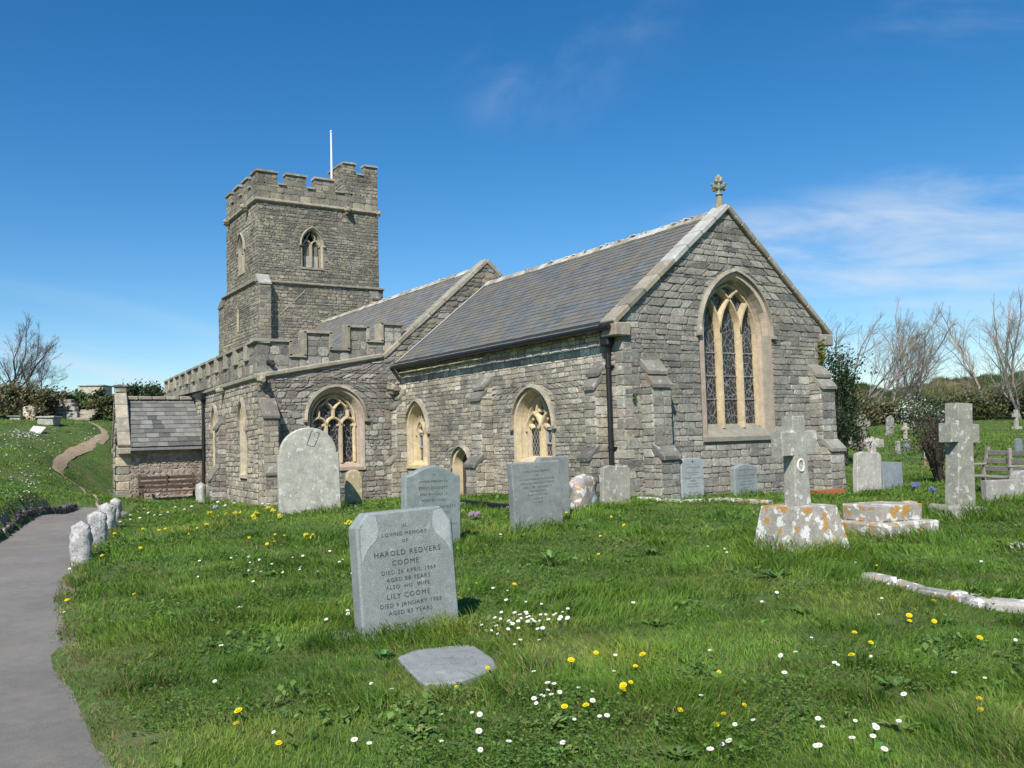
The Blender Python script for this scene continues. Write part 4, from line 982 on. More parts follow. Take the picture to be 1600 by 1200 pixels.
headstone('grey granite headstone with a low curved top just behind the nearest headstone', 628, 721, 728, 858, 'peak', .12, 'granite', (.27, .31, .30), 92, (0, 1), text=[
    ('IN', .04, 0, .88), ('LOVING MEMORY OF', .045, 0, .80), ('EMILY DUCKETT', .058, 0, .72), ('DIED 9TH JULY 19', .05, 0, .645), ('AGED 87 YEARS', .05, 0, .575), ('ALSO GEORGE DUCKETT', .058, 0, .49), ('DIED 29TH MAY 1957', .05, 0, .42), ('AGED 86 YEARS', .05, 0, .35),
    ('AND MARGARET DUCKETT', .056, 0, .27), ('DIED 4TH JUNE 1975', .05, 0, .2)], bev=.016)
o, w, h, th = headstone('large pale round topped headstone with a slanted carved panel near its crown', 437, 533, 668, 803, 'round', .16, 'tomb', (.40, .39, .33), 80, (0, -1.5), bev=.02)
m = MB(); q = [(-.03*w, h*.80), (.09*w, h*.775), (.19*w, h*.93), (.06*w, h*.96)]
for a, b_ in zip(q, q[1:]+q[:1]): m.tube([(a[0], -th/2-.002, a[1]), (b_[0], -th/2-.002, b_[1])], .007, 4, (.16, .155, .14))
m.tube([(.1*w, -th/2-.002, h*.93), (.1*w, -th/2-.002, h*.9)], .006, 4, (.12, .12, .11)); local(m, 'carved_panel', MT['tomb'], o)
headstone('small narrow buff round topped gravestone beside the large pale one', 539, 567, 734, 793, 'round', .16, 'tomb', (.42, .34, .2), 80, bev=.02)
headstone('grey slate headstone with flat top and lichened left edge, worn inscription', 799, 882, 722, 830, 'flat', .14, 'granite', (.26, .28, .27), 86, (-1, -2), text=[
    ('IN', .04, 0, .915), ('EVERLASTING MEMORY', .045, 0, .855), ('OF', .04, 0, .80), ('MY DEAR HUSBAND AND FATHER', .038, 0, .745), ('ARTHUR FREDERIC TEDD', .048, 0, .685), ('DIED 1 FEB 1944 AGED 71', .042, 0, .63), ('AND HIS WIFE', .042, 0, .575), ('DIED 14 MAY 1951', .042, 0, .52), ('AGED 74', .042, 0, .465), ('AT REST', .042, 0, .41)], bev=.015)
headstone('grey headstone with clipped top corners half hidden behind the flat topped slate one', 836, 892, 714, 812, 'chamfer', .12, 'granite', (.27, .29, .28), 88)
headstone('plain blank grey headstone standing by the black drainpipe', 938, 986, 727, 779, 'rough', .1, 'tomb', (.33, .31, .26), 88, (0, 1.5), onx=.9)
headstone('pale grey headstone with clipped corners and a small cross against the east wall', 1060, 1101, 716, 778, 'notch', .12, 'granite', (.40, .43, .43), 92, onx=.42, text=[
    ('+', .26, 0, .84), ('IN LOVING MEMORY', .055, 0, .75), ('OF', .05, 0, .68), ('A DEAR HUSBAND', .055, 0, .62), ('AND FATHER', .055, 0, .56), ('ROBERT GEORGE', .07, 0, .48), ('JONES', .07, 0, .41), ('ALSO HIS WIFE', .055, 0, .34), ('PHYLLIS MARY', .065, 0, .27), ('REST IN PEACE', .05, 0, .12)])
headstone('grey headstone with a gently arched top under the east window', 1143, 1184, 725, 776, 'segment', .13, 'granite', (.30, .34, .34), 92, onx=.22, text=[
    ('IN LOVING MEMORY', .055, 0, .80), ('OF', .05, 0, .72), ('PHYLLIS RUTH JAMES', .065, 0, .63), ('WHO DIED 4 APRIL 1957', .055, 0, .54), ('AGED 62 YEARS', .055, 0, .45), ('ALSO HER HUSBAND', .055, .0, .36), ('REUNITED', .05, 0, .27)])
# stones along the aisle and porch
headstone('low wide pale headstone leaning against the aisle wall beside the porch', 326, 374, 756, 784, 'segment', .1, 'tomb', (.42, .41, .38), 12, bev=.01)
headstone('small narrow grey grave marker left of the large round topped headstone', 426, 439, 754, 789, 'dome', .1, 'tomb', (.36, .35, .31), 60)
# right-hand graveyard
headstone('pale weathered headstone with shoulders, leaning, right of the church corner', 1335, 1377, 706, 772, 'rough', .12, 'tomb', (.42, .40, .35), 84, (0, 3))
headstone('blue grey slate headstone leaning back beside the pale weathered one', 1377, 1411, 722, 769, 'flat', .1, 'granite', (.24, .27, .29), 80, (-4, 4))
o, w, h, th = headstone('slim gothic headstone with an orange lichen arch by the dark evergreen', 1314, 1332, 662, 701, 'gothic', .12, 'tomb', (.40, .37, .31), 84, bev=.02)
m = MB(); A = [(a, b) for a, b in arch(0, w*.36, 0, h-.72*w, .52*w, 6, False)]
for a, b_ in zip(A, A[1:]): m.tube([(a[0], -th/2-.002, a[1]), (b_[0], -th/2-.002, b_[1])], .025, 4, (.33, .17, .08))
local(m, 'arch_moulding', MT['tomb'], o)
headstone('brown tapering stone marker standing behind the pale weathered headstone', 1340, 1351, 678, 722, 'gothic', .12, 'tomb', (.24, .19, .14), 84)
headstone('small white lichened stone behind the pale weathered headstone', 1357, 1370, 687, 722, 'rough', .15, 'lichen', (.4, .38, .33), 84)
headstone('thin dark grey slab tilting to the right in front of the brambles', 1383, 1395, 650, 681, 'dome', .09, 'tomb', (.22, .21, .19), 75, (0, 9))
headstone('low blocky grey stone lying in the grass below the tilting slab', 1369, 1381, 686, 699, 'flat', .3, 'tomb', (.34, .32, .27), 80)
headstone('small upright stone, left of two beneath the little far cross', 1400, 1407, 689, 710, 'flat', .12, 'tomb', (.33, .33, .3), 80)
headstone('small blue grey stone, right of two beneath the little far cross', 1413, 1422, 689, 706, 'segment', .1, 'granite', (.25, .28, .3), 80)
headstone('mottled dark headstone half hidden by the leafless dark shrub', 1445, 1462, 685, 728, 'rough', .16, 'lichen', (.26, .24, .21), 80, (0, 3))
headstone('small blue slate headstone at the right beyond the wooden bench', 1587, 1598, 685, 708, 'segment', .08, 'granite', (.22, .25, .28), 84)
headstone('long low grey grave slab standing behind the large granite cross', 1538, 1590, 750, 784, 'flat', .12, 'tomb', (.30, .29, .26), 70)
headstone('round shouldered grey headstone at the right edge beside the bench', 1581, 1612, 735, 780, 'dome', .14, 'tomb', (.32, .31, .28), 80)
headstone('weathered light headstone standing alone on the left hillside', 37, 56, 634, 657, 'segment', .14, 'orangelichen', (.42, .37, .28), 60)
headstone('grey broken slab propped at the foot of the hedge steps', 105, 121, 644, 656, 'flat', .12, 'tomb', (.33, .33, .31), 60)
headstone('narrow dark stone standing right behind the light hillside headstone', 56, 62, 633, 656, 'flat', .14, 'tomb', (.2, .19, .17), 60)
# crosses
def latin(label, pxl, pxr, pt, pb, arm, sw, st, mat, col, rz, tilt=(0, 0), taper=.8, name='stone_cross', group=None, base=None, armz=(.55, .85)):
    """upright cross: pixel box gives place and height; arm = half span, sw/st = half shaft width and thickness (m)"""
    rz = math.radians(rz); p, d = at((pxl+pxr)/2, pb); h = (pb-pt)*d/FPX
    o = thing(name, label, 'cross', p, rz, group, (math.radians(tilt[0]), math.radians(tilt[1])))
    return o, p, d, h
def cross_mesh(z0, z1, za, zb, arm, sw, st, taper, col):
    m = MB(); a = sw; t = sw*taper
    pts = [(-a, z0), (-t, za), (-arm, za), (-arm, zb), (-t, zb), (-t*.97, z1), (t*.97, z1), (t, zb), (arm, zb), (arm, za), (t, za), (a, z0)]
    m.prism(pts, lambda x, z, q: (x, -q, z), -st, st, col, bev=.012); return m
o, p, d, h = latin('pale stone cross on a sloping lichen covered plinth in front of the east window', 1186, 1318, 650, 868, 0, 0, 0, 'tomb', 0, 84, (0, -1.0))
k = d/FPX; zb = (868-790)*k
m = MB(); B, T = 58*k, 38*k
m.prism([(-B, -.12), (-T, zb), (T, zb), (B, -.12)], lambda a, b, q: (a, q*(1-.25*max(0, b)/zb), b), -B*.95, B*.95, (.36, .33, .28))
for a in range(0): pass
local(m, 'plinth', MT['orangelichen'], o)
m = cross_mesh(zb-.02, h, h-62*k, h-24*k, 37*k, 16.5*k, 12*k, .82, (.34, .33, .28)); local(m, 'cross_shaft', MT['tomb'], o)
m = MB(); A = [(9*k*math.cos(t)*.75-.01, zb+(790-727)*k+9*k*math.sin(t)) for t in np.linspace(0, 2*PI, 14)]
m.tube([(a, -12*k-.002, b) for a, b in A], .014, 5, (.66, .65, .6)); local(m, 'lichen_ring', MT['tomb'], o); TUFT.append((p.x, p.y, .75, .14)); EXCL.append((p.x, p.y, .3))
o, p, d, h = latin('large rough granite cross leaning right on a broken block base', 1458, 1545, 630, 812, 0, 0, 0, 'tomb', 0, 82, (0, 3.2))
k = d/FPX; zb = (812-790)*k
m = cross_mesh(zb-.05, h, h-62*k, h-32*k, 31*k, 20*k, 12*k, .82, (.29, .285, .23)); local(m, 'cross_shaft', MT['tomb'], o)
m = MB(); m.bbox((-.06, 0, zb*.3), (44*k, .22, zb*.75), .05, (.30, .29, .26), jit=.02); local(m, 'base_block', MT['tomb'], o); TUFT.append((p.x, p.y, .7, .2))
# stepped base without its cross
p, d = at(1380, 838); p.z += .05; k = d/FPX
o = thing('stepped_grave_base', 'low two step lichened grave base right of the pale cross', 'grave base', p, math.radians(84))
m = MB(); m.bbox((0, 0, .04), (62*k, .42, .11), .025, (.34, .31, .26), jit=.015); local(m, 'lower_step', MT['orangelichen'], o)
m = MB(); m.bbox((0, .0, .15+.10), (45*k, .30, .105), .02, (.36, .33, .28), jit=.012); local(m, 'upper_step', MT['orangelichen'], o); TUFT.append((p.x, p.y, .8, .1)); EXCL.append((p.x, p.y, .35))
def rock(name, label, cat, px, py, rx, ry, rz_, mat, col, seed=0, up=.5, group=None, sink=.1, prof=None, wob=.16, loc=None):
    p = loc or at(px, py)[0]; m = MB(); n = 16; R = 10; vs = []; fs = []
    for i in range(R+1):
        t = i/R; z = -sink+(rz_+sink)*t; r = (prof(t) if prof else (1-max(0, (t-up)/(1-up))**2.2)**.5) if i < R else .02
        for k in range(n):
            a = 2*PI*k/n; c, s = math.cos(a), math.sin(a); sq = 1/max(abs(c), abs(s))**.5
            w = 1+wob*mnoise.noise(Vector((c*1.3+seed, s*1.3, z*3/max(.3, rz_)+seed)))+wob*.6*mnoise.noise(Vector((c*4+seed, s*4, z*14)))
            vs.append((rx*r*c*sq*w, ry*r*s*sq*w, z+.02*mnoise.noise(Vector((c*3, s*3, seed)))*(t > .5)))
    for i in range(R):
        for k in range(n): fs.append((i*n+k, i*n+(k+1) % n, (i+1)*n+(k+1) % n, (i+1)*n+k))
    fs.append(tuple(range(R*n, R*n+n))); m.add(vs, fs, col)
    o = m.build(name, MT[mat], None, True); o.location = p; o.rotation_euler = (0, 0, seed*1.7)
    TUFT.append((p.x, p.y, max(rx, ry)+.1, .07)); return tag(o, label, cat, group)
p, d = at(913, 797); k = d/FPX
rock('lichened_boulder', 'squat rugged gravestone stump splashed with white and orange lichen', 'gravestone', 913, 797, 30*k, .13, 57*k, 'lichen', (.36, .31, .27), 3, .72)
rock('stone_block', 'small squared block in the grass behind the stepped grave base', 'stone', 1420, 797, .16, .14, .15, 'orangelichen', (.36, .33, .28), 5, .8)
rock('stone_post', 'rough upright stone post at the corner between porch and aisle', 'stone post', 314, 787, .13, .11, .62, 'tomb', (.36, .35, .32), 6, .85)
rock('small_stone', 'white stone lying in the grass at the right edge', 'stone', 1587, 858, .17, .1, .07, 'lichen', (.4, .38, .34), 8, .5)
for i, (px, pt, pb, wpx, lb) in enumerate([(131, 817, 882, 26, 'rough whitish stone bollard beside the path, nearest and tallest of the row'), (155, 800, 851, 21, 'rough whitish stone bollard second along the path from the viewer'),
        (171, 787, 829, 18, 'rough whitish stone bollard third along the path from the viewer'), (184, 779, 812, 15, 'rough whitish stone bollard farthest along the row, nearest the porch')]):
    p, d = at(px-4, pb); k = d/FPX
    rock('bollard', lb, 'bollard', px-4, pb, wpx*k*.68, wpx*k*.52, (pb-pt)*k*1.04, 'marker', (.44, .43, .41), 11+i*3, .86, 'stone bollards along the path edge', wob=.42)
for (x0, x1, pt, pb, lb) in ((64, 90, 651, 664, 'weathered chest tomb on the left hillside'), (20, 38, 650, 657, 'low flat ledger stone beside the hillside headstone')):
    p, d = at((x0+x1)/2, pb); k = d/FPX; h = (pb-pt)*k
    o = thing('chest_tomb', lb, 'tomb', p, math.radians(65)); m = MB(); m.bbox((0, 0, h*.38), ((x1-x0)*k*.44, .45, h*.5), .03, (.38, .36, .31), jit=.02); local(m, 'chest', MT['tomb'], o)
    m = MB(); m.bbox((0, 0, h*.92), ((x1-x0)*k*.52, .52, h*.1), .02, (.40, .39, .34), jit=.01); local(m, 'lid', MT['tomb'], o)
p, d = at(55, 676); m = MB(); m.bbox((0, 0, .15), (.28, .05, .22), .02, (.6, .58, .53), jit=.01); b = m.build('fallen_slab', MT['tomb'], None); b.location = p; b.rotation_euler = (-.9, .1, math.radians(50)); tag(b, 'white slab tilted flat on the grass of the left hillside', 'gravestone')
# the flat ledger in the grass
pts = [at(*q)[0] for q in ((622, 1034), (648, 1022), (690, 1016), (738, 1011), (771, 1034), (778, 1048), (752, 1060), (712, 1074), (664, 1078), (640, 1056))]
c = sum(pts, Vector())/len(pts); m = MB(); m.prism([(p.x-c.x, p.y-c.y) for p in pts], lambda a, b, q: (a, b, q), -.08, .03, (.27, .28, .27), bev=.012)
b = m.build('ledger_stone', MT['granite'], None); b.location = c; tag(b, 'flat grey memorial slab lying in the grass below the nearest headstone', 'gravestone')
for p in pts: EXCL.append((c.x+(p.x-c.x)*.55, c.y+(p.y-c.y)*.55, .15))
EXCL.append((c.x, c.y, .28))
m = MB(); ax_ = Vector((RH[0], RH[1])).normalized(); ay_ = Vector((FH[0], FH[1])).normalized()
letters(m, [('IN LOVING', .035, .02, .10), ('MEMORY OF', .035, .02, .03), ('A DEAR MOTHER', .035, .0, -.05)], lambda a, q: (ax_.x*a+ay_.x*q, ax_.y*a+ay_.y*q, .0315)); i_ = local(m, 'inscription', MT['granite'], b)
# kerbs
def kerb(label, pts, w, h, mat, col, name='grave_kerb', gap=0, seg=.5):
    P = [at(*q)[0] for q in pts]; c = P[0]; o = thing(name, label, 'kerb', c); m = MB()
    for a, b_ in zip(P, P[1:]):
        L = (b_-a).length; n = max(1, int(L/seg)); dv = (b_-a)/L; ax = (dv, Vector((-dv.y, dv.x, 0)).normalized(), Vector((0, 0, 1)))
        for i in range(n):
            if random.random() < gap: continue
            q = a+dv*L*(i+.5)/n-c; m.bbox((q.x, q.y, q.z+U(-.01, .02)), (L/n/2*1.01, w, h), .02, col, ax=ax, jit=.012)
    return local(m, 'kerb_stones', MT[mat], o), o, P
kerb('white lichened grave kerb sunk in the grass at the right', [(1352, 912), (1395, 921), (1440, 931), (1490, 942), (1545, 956), (1650, 966)], .07, .085, 'lichen', (.36, .34, .3), gap=.02, seg=.34)
kerb('low mossy stone kerb running along the foot of the east wall', [(1000, 784), (1060, 788), (1130, 786), (1205, 790)], .09, .09, 'orangelichen', (.30, .28, .23), seg=.7)
_, o, P = kerb('polished black grave kerb with white lettering in front of the priest door', [(722, 791), (765, 795), (812, 799)], .06, .11, 'iron', (.02, .02, .02), seg=3)
dv = (P[-1]-P[0]); L = dv.length; dv.normalize(); m = MB(); nn = Vector((dv.y, -dv.x, 0)).normalized()
letters(m, [('AT REST  FOREVER IN OUR HEARTS', .055, L*.45, .03)], lambda a, q: tuple(dv*a+nn*.075+Vector((0, 0, q)))); local(m, 'inscription', MT['whiteletter'], o)
m = MB(); p, d = at(1292, 776); m.prism([(-.36, 0), (-.40, .14), (.40, .14), (.36, 0)], lambda a, b, q: (a, q, b), -.12, .12, (.4, .1, .04)); b = m.build('plant_trough', MT['terracotta'], None); b.location = p; b.rotation_euler = (0, 0, math.radians(85)); tag(b, 'terracotta plant trough by the church north east corner', 'plant pot')
# celtic cross, small crosses
def small_cross(label, px, pt, pb, armk, col, ring=False, rz=80, lean=0, name='stone_cross'):
    p, d = at(px, pb); k = d/FPX; h = (pb-pt)*k; o = thing(name, label, 'cross', p, math.radians(rz), None, (0, math.radians(lean)))
    m = cross_mesh(-.1, h, h*.62, h*.80, h*armk, h*.09, h*.07, .8, col); local(m, 'cross_shaft', MT['tomb'], o)
    m = MB(); m.bbox((0, 0, .04*h), (h*.2, h*.16, h*.1), .02, col, jit=.01); local(m, 'base_block', MT['tomb'], o)
    if ring:
        m = MB(); m.tube([(h*.2*math.cos(t), 0, h*.71+h*.2*math.sin(t)) for t in np.linspace(0, 2*PI, 17)], h*.045, 6, col); local(m, 'ring', MT['tomb'], o)
small_cross('dark ringed celtic cross standing among rockery stones', 1349, 648, 700, .26, (.26, .24, .2), True)
small_cross('little pale cross far off in the churchyard grass', 1415, 661, 690, .22, (.4, .35, .27), False, 80, 3)
small_cross('small grey cross at the far right below the bare trees', 1589, 640, 671, .22, (.33, .32, .28))
rock('rockery_stone', 'clump of dark rockery stone beside the celtic cross', 'stone', 1362, 700, .35, .3, .45, 'tomb', (.33, .3, .25), 21, .5)
# benches
def bench(label, loc, rz, L, col, sh=.43, mat='wood'):
    o = thing('park_bench', label, 'bench', loc, rz)
    m = MB()
    for i in range(4): m.bbox((0, -.02-.115*i, sh), (L/2, .05, .016), .006, col, jit=.003)
    local(m, 'seat', MT[mat], o); m = MB()
    for i in range(3): m.bbox((0, .10+.035*i, sh+.13+.15*i), (L/2, .014, .05), .006, col, jit=.003)
    m.bbox((0, .12, sh+.27), (.03, .03, .26), .006, col)
    local(m, 'backrest', MT[mat], o)
    for s in (-1, 1):
        m = MB(); x = s*(L/2-.05); m.bbox((x, -.40, sh*.5), (.035, .035, sh*.5), .006, col); m.bbox((x, -.40, sh+.1), (.03, .03, .11), .006, col); local(m, 'leg', MT[mat], o)
        m = MB(); m.tube([(x, .06, 0), (x, .07, sh), (x, .20, sh+.55)], .04, 4, col); local(m, 'leg', MT[mat], o)
        m = MB(); m.bbox((x, -.17, sh+.22), (.045, .29, .018), .006, col); local(m, 'armrest', MT[mat], o)
    return o
p, _ = at(246, 784); bench('dark brown wooden bench against the porch wall', Vector((-16.75, -5.05, gz1(-16.75, -5.05)+.02)), math.radians(90), 1.75, (.085, .058, .042), .38)
p, d = at(1572, 772); bench('weathered grey wooden bench behind the large granite cross', p, math.radians(-25), 1.5, (.26, .235, .2), .33)
# low retaining wall by the path
o = thing('retaining_wall', 'low stone edging coloured as in shade under the turf bank left of the path', 'wall', (PL[4][0], PL[4][1], gz1(*PL[4])))
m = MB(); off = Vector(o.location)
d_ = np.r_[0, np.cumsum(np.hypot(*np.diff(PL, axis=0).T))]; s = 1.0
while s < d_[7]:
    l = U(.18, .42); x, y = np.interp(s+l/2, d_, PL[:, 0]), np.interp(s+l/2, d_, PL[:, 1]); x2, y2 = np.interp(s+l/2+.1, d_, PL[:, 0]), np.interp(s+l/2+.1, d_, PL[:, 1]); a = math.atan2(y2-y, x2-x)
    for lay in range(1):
        m.bbox((x-off.x-math.sin(a)*(.06+.05*lay), y-off.y+math.cos(a)*(.06+.05*lay), gz1(x+math.sin(a)*.3, y-math.cos(a)*.3)-off.z+U(.06, .12)), (l/2*U(.7, 1), .09, .11), .03, tuple(v*.3 for v in pick(PAL_R)), rz=a+U(-.1, .1), jit=.02)  # stone colour cut down to paint the shade below the bank
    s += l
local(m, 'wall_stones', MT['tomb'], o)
# wire linking the bollards
pw = [at(q[0], q[1])[0]+Vector((0, 0, q[2])) for q in ((133, 882, .38), (157, 851, .38), (173, 829, .38), (186, 812, .38))]+[Vector((-16.2, -6.9, .0)), at(314, 787)[0]+Vector((0, 0, .45)), at(432, 789)[0]+Vector((0, 0, .4))]
m = MB(); m.tube([tuple(p-pw[0]) for p in pw], .003, 4, (.2, .19, .18)); b = m.build('fence_wire', MT['lead'], None); b.location = pw[0]; tag(b, 'thin wire strung from the bollards past the porch to the aisle stones', 'wire')
# hillside gateway: rubble, pillar, steps, hut
rock('gate_pillar', 'rounded rubble gate pillar beside the hedge steps', 'pillar', 144, 653, .23, .23, .68, 'tomb', (.36, .28, .2), 31, .6)
o = thing('stone_steps', 'worn stone steps climbing through the hedge on the left', 'steps', at(129, 657)[0], math.radians(60))
m = MB()
for i in range(4): m.bbox((0, .3*i, .06+.15*i), (.42, .2, .09), .03, (.33, .29, .22), jit=.02)
local(m, 'treads', MT['tomb'], o)
o = thing('rubble_wall', 'ruined dry stone wall end among the brambles on the hill', 'wall', at(95, 654)[0], math.radians(55)); m = MB()
for lay in range(5):
    x = -1.0+.12*lay
    while x < .9-.12*lay: l = U(.2, .4); m.bbox((x+l/2, U(-.05, .05), .1+.19*lay), (l/2, .22, .1), .04, pick(PAL_R), jit=.03); x += l
local(m, 'wall_stones', MT['tomb'], o)
p = Vector(atd(150, 640, 78)); zb = gz1(p.x, p.y)
o = thing('hut', 'pale square hut on the hilltop half covered in ivy', 'hut', (p.x, p.y, zb), math.radians(60)); hz_ = float(atd(150, 604, 78)[2])-zb
m = MB(); m.bbox((0, 0, hz_/2-.2), (1.0, 1.0, hz_/2+.2), .03, (.46, .42, .34)); local(m, 'wall', MT['mortar'], o)
m = MB(); m.bbox((0, 0, hz_+.03), (1.1, 1.1, .05), .02, (.3, .28, .25)); local(m, 'roof', MT['coping'], o)
m = MB(); m.bbox((-1.15, .0, hz_*.42), (.3, .8, hz_*.42), .03, (.3, .22, .15)); local(m, 'lean_to', MT['mortar'], o)
# ------------------------------------------------------------------ grass and ground cover
def infootprint(x, y, m=.0):
    a = (x < m) & (x > LX-m) & (y > -m) & (y < 6+m)
    b = (x < LX+m) & (x > -26.4) & (y > -4.17-m) & (y < 6.7)
    t = np.clip((LX-x)/(LX+26.37), 0, 1); b &= y > -4.17+.93*t-m
    c = (x < PX0+m) & (x > PX1-m) & (y > -6.1-m) & (y < -3)
    return a | b | c
def allowed(x, y, pathm=.0):
    P = np.c_[x, y]; ok = ~infootprint(x, y, .02)
    edge = (fbm(x*2.2, y*2.2, 31)-.5)*.35
    ip = inpath(P); ok &= (ip < -pathm+.05+np.maximum(edge, -.05)*.5) & ((ip < -.10) | (vn(x*60, y*60, 3) < .6+np.clip(-ip, 0, .10)*4))
    dd, _ = polydist(P, DMID); dist = np.full(len(x), 1e9); wd = np.zeros(len(x))
    for q, w in zip(DMID, DW):
        r = np.hypot(x-q[0], y-q[1]); m = r < dist; dist = np.where(m, r, dist); wd = np.where(m, w, wd)
    ok &= dd > wd*.5+edge*.6
    for ex, ey, r in EXCL: ok &= np.hypot(x-ex, y-ey) > r
    return ok
def scatter(n0, d0, dmin, dmax, rng, lat=.66, pw=2.0):
    """points over the ground, density n0 per m2 up to depth d0 then falling with distance"""
    edges = np.geomspace(dmin, dmax, 60); xs = []; ys = []; ds = []
    for a, b in zip(edges[:-1], edges[1:]):
        m = (a+b)/2; dens = n0*min(1, (d0/m)**pw); wdt = 2*lat*m+2.4; k = rng.poisson(dens*wdt*(b-a))
        d = rng.uniform(a, b, k); l = rng.uniform(-wdt/2, wdt/2, k)
        xs.append(CAM[0]+FH[0]*d+RH[0]*l); ys.append(CAM[1]+FH[1]*d+RH[1]*l); ds.append(d)
    return np.concatenate(xs), np.concatenate(ys), np.concatenate(ds)
def gzf(x, y):
    z = gz(x, y); P = np.c_[x, y]; m = sstep(-.2, .06, -inpath(P))
    return z+.025*m+((fbm(x*1.1, y*1.1, 5)-.5)*.09+(fbm(x*4, y*4, 9, 2)-.5)*.03)*m-.06*(1-m)
def grass():
    rng = np.random.default_rng(5)
    x, y, d = scatter(8600, 4.2, 2.2, 62, rng); ok = allowed(x, y, .0); x, y, d = x[ok], y[ok], d[ok]; n = len(x)
    z = gzf(x, y)-.01
    tuft = np.zeros(n)
    for tx, ty, r, e in TUFT:
        q = np.hypot(x-tx, y-ty); tuft = np.maximum(tuft, e*(1-sstep(r*.6, r*1.3, q)))
    R_ = np.random.default_rng(99); tx_, ty_, td_ = scatter(1.5, 30, 3, 24, R_); lush = np.zeros(n); cell = {}
    rr_ = R_.uniform(.07, .26, len(tx_)); ee_ = R_.uniform(.03, .10, len(tx_))
    srt = np.argsort(x); xs_ = x[srt]
    for a_, b_, r_, e_ in zip(tx_, ty_, rr_, ee_):
        i0, i1 = np.searchsorted(xs_, (a_-r_*1.3, a_+r_*1.3)); ii = srt[i0:i1]; q = np.hypot(x[ii]-a_, y[ii]-b_); w_ = 1-sstep(r_*.5, r_*1.3, q)
        tuft[ii] = np.maximum(tuft[ii], e_*w_); lush[ii] = np.maximum(lush[ii], w_*(e_*9))
    big = fbm(x*.55, y*.55, 41); mid = fbm(x*1.9, y*1.9, 43); sm = fbm(x*7, y*7, 47, 2)
    h = (.028+.06*sstep(.35, .75, mid)*sstep(.3, .7, big)+.03*sm+.07*sstep(.66, .82, sm)*sstep(.5, .7, mid)+tuft)*rng.uniform(.55, 1.25, n)
    pd = -inpath(np.c_[x, y]); h *= .6+.4*sstep(.0, .4, pd)
    h = np.where(infootprint(x, y, .5), h+.05, h)
    wdt = np.maximum(.0033, .00092*d)*rng.uniform(.7, 1.4, n)
    # wind-combed lean with local swirl
    phi = 2*PI*fbm(x*.9, y*.9, 51)*1.6+rng.normal(0, 1.1, n); lean = h*rng.uniform(.25, 1.25, n)
    ang = rng.uniform(0, 2*PI, n); wx, wy = np.cos(ang)*wdt/2, np.sin(ang)*wdt/2
    lx, ly = np.cos(phi)*lean, np.sin(phi)*lean; hh = np.sqrt(np.maximum(h*h*1.0-(lean*.55)**2, (h*.35)**2))
    v = np.empty((n, 5, 3))
    v[:, 0] = np.c_[x-wx, y-wy, z]; v[:, 1] = np.c_[x+wx, y+wy, z]
    v[:, 2] = np.c_[x-wx*.8+lx*.35, y-wy*.8+ly*.35, z+hh*.62]; v[:, 3] = np.c_[x+wx*.8+lx*.35, y+wy*.8+ly*.35, z+hh*.62]
    v[:, 4] = np.c_[x+lx, y+ly, z+hh]
    i = np.arange(n)*5; t = np.empty((n, 3, 3), np.int32)
    t[:, 0] = np.c_[i, i+1, i+3]; t[:, 1] = np.c_[i, i+3, i+2]; t[:, 2] = np.c_[i+2, i+3, i+4]
    c0 = np.array([.090, .192, .025]); c1 = np.array([.195, .325, .040]); c2 = np.array([.27, .325, .058]); c3 = np.array([.34, .28, .13])
    k = np.clip(big*1.1-.1+rng.normal(0, .22, n), 0, 1)[:, None]; col = c0*(1-k)+c1*k
    k = np.clip(sstep(.55, .8, fbm(x*.8, y*.8, 61))*.8+rng.normal(0, .18, n), 0, 1)[:, None]; col = col*(1-k)+c2*k
    kl = np.clip(lush, 0, 1)[:, None]*.65; col = col*(1-kl)+np.array([.085, .19, .028])*kl
    dry = (rng.uniform(0, 1, n) < .035+.2*sstep(.62, .8, fbm(x*1.3, y*1.3, 67))+.5*(1-sstep(.02, .3, pd)))[:, None]; col = np.where(dry, c3*rng.uniform(.6, 1.1, (n, 1)), col)
    col = col*rng.uniform(.75, 1.25, (n, 1))*(.72+.56*fbm(x*2.6, y*2.6, 83))[:, None]
    o = np_mesh('grass', v.reshape(-1, 3), t.reshape(-1, 3), MT['grass'], False, np.repeat(col, 3, axis=0))
    return tag(o, 'rough green churchyard grass growing between the graves', 'grass', None, 'stuff')
grass()
def leaves(name, label, cat, x, y, z, size, tilt, rng, colA, colB, kind='stuff', mat='leaf', long=1.6):
    n = len(x); a = rng.uniform(0, 2*PI, n); L = size*long; w = size*.5
    dx, dy = np.cos(a), np.sin(a); up = np.sin(tilt); co = np.cos(tilt)
    P = np.c_[x, y, z]; D_ = np.c_[dx*co, dy*co, up]; S_ = np.c_[-dy, dx, np.zeros(n)]+rng.normal(0, .25, (n, 3))
    v = np.stack([P, P+D_*(L*.5)[:, None]+S_*w[:, None], P+D_*L[:, None]-np.c_[np.zeros(n), np.zeros(n), L*.15], P+D_*(L*.5)[:, None]-S_*w[:, None]], 1)
    q = np.arange(n*4).reshape(n, 4); k = rng.uniform(0, 1, (n, 1)); col = np.array(colA)*(1-k)+np.array(colB)*k
    o = np_mesh(name, v.reshape(-1, 3), q, MT[mat], False, col); return tag(o, label, cat, None, kind)
rng = np.random.default_rng(21)
x, y, d = scatter(2600, 4.2, 2.2, 26, rng)
dens = sstep(.56, .70, fbm(x*1.2, y*1.2, 71)); ok = allowed(x, y, .05) & (rng.uniform(0, 1, len(x)) < dens); x, y, d = x[ok], y[ok], d[ok]
leaves('clover', 'low clover and plantain leaves spreading through the turf', 'ground cover', x, y, gzf(x, y)+rng.uniform(.01, .075, len(x)), np.maximum(.011, .0016*d)*rng.uniform(.7, 1.7, len(x)), rng.uniform(-.1, .7, len(x)), rng, (.07, .15, .024), (.15, .25, .05))
rng = np.random.default_rng(22)
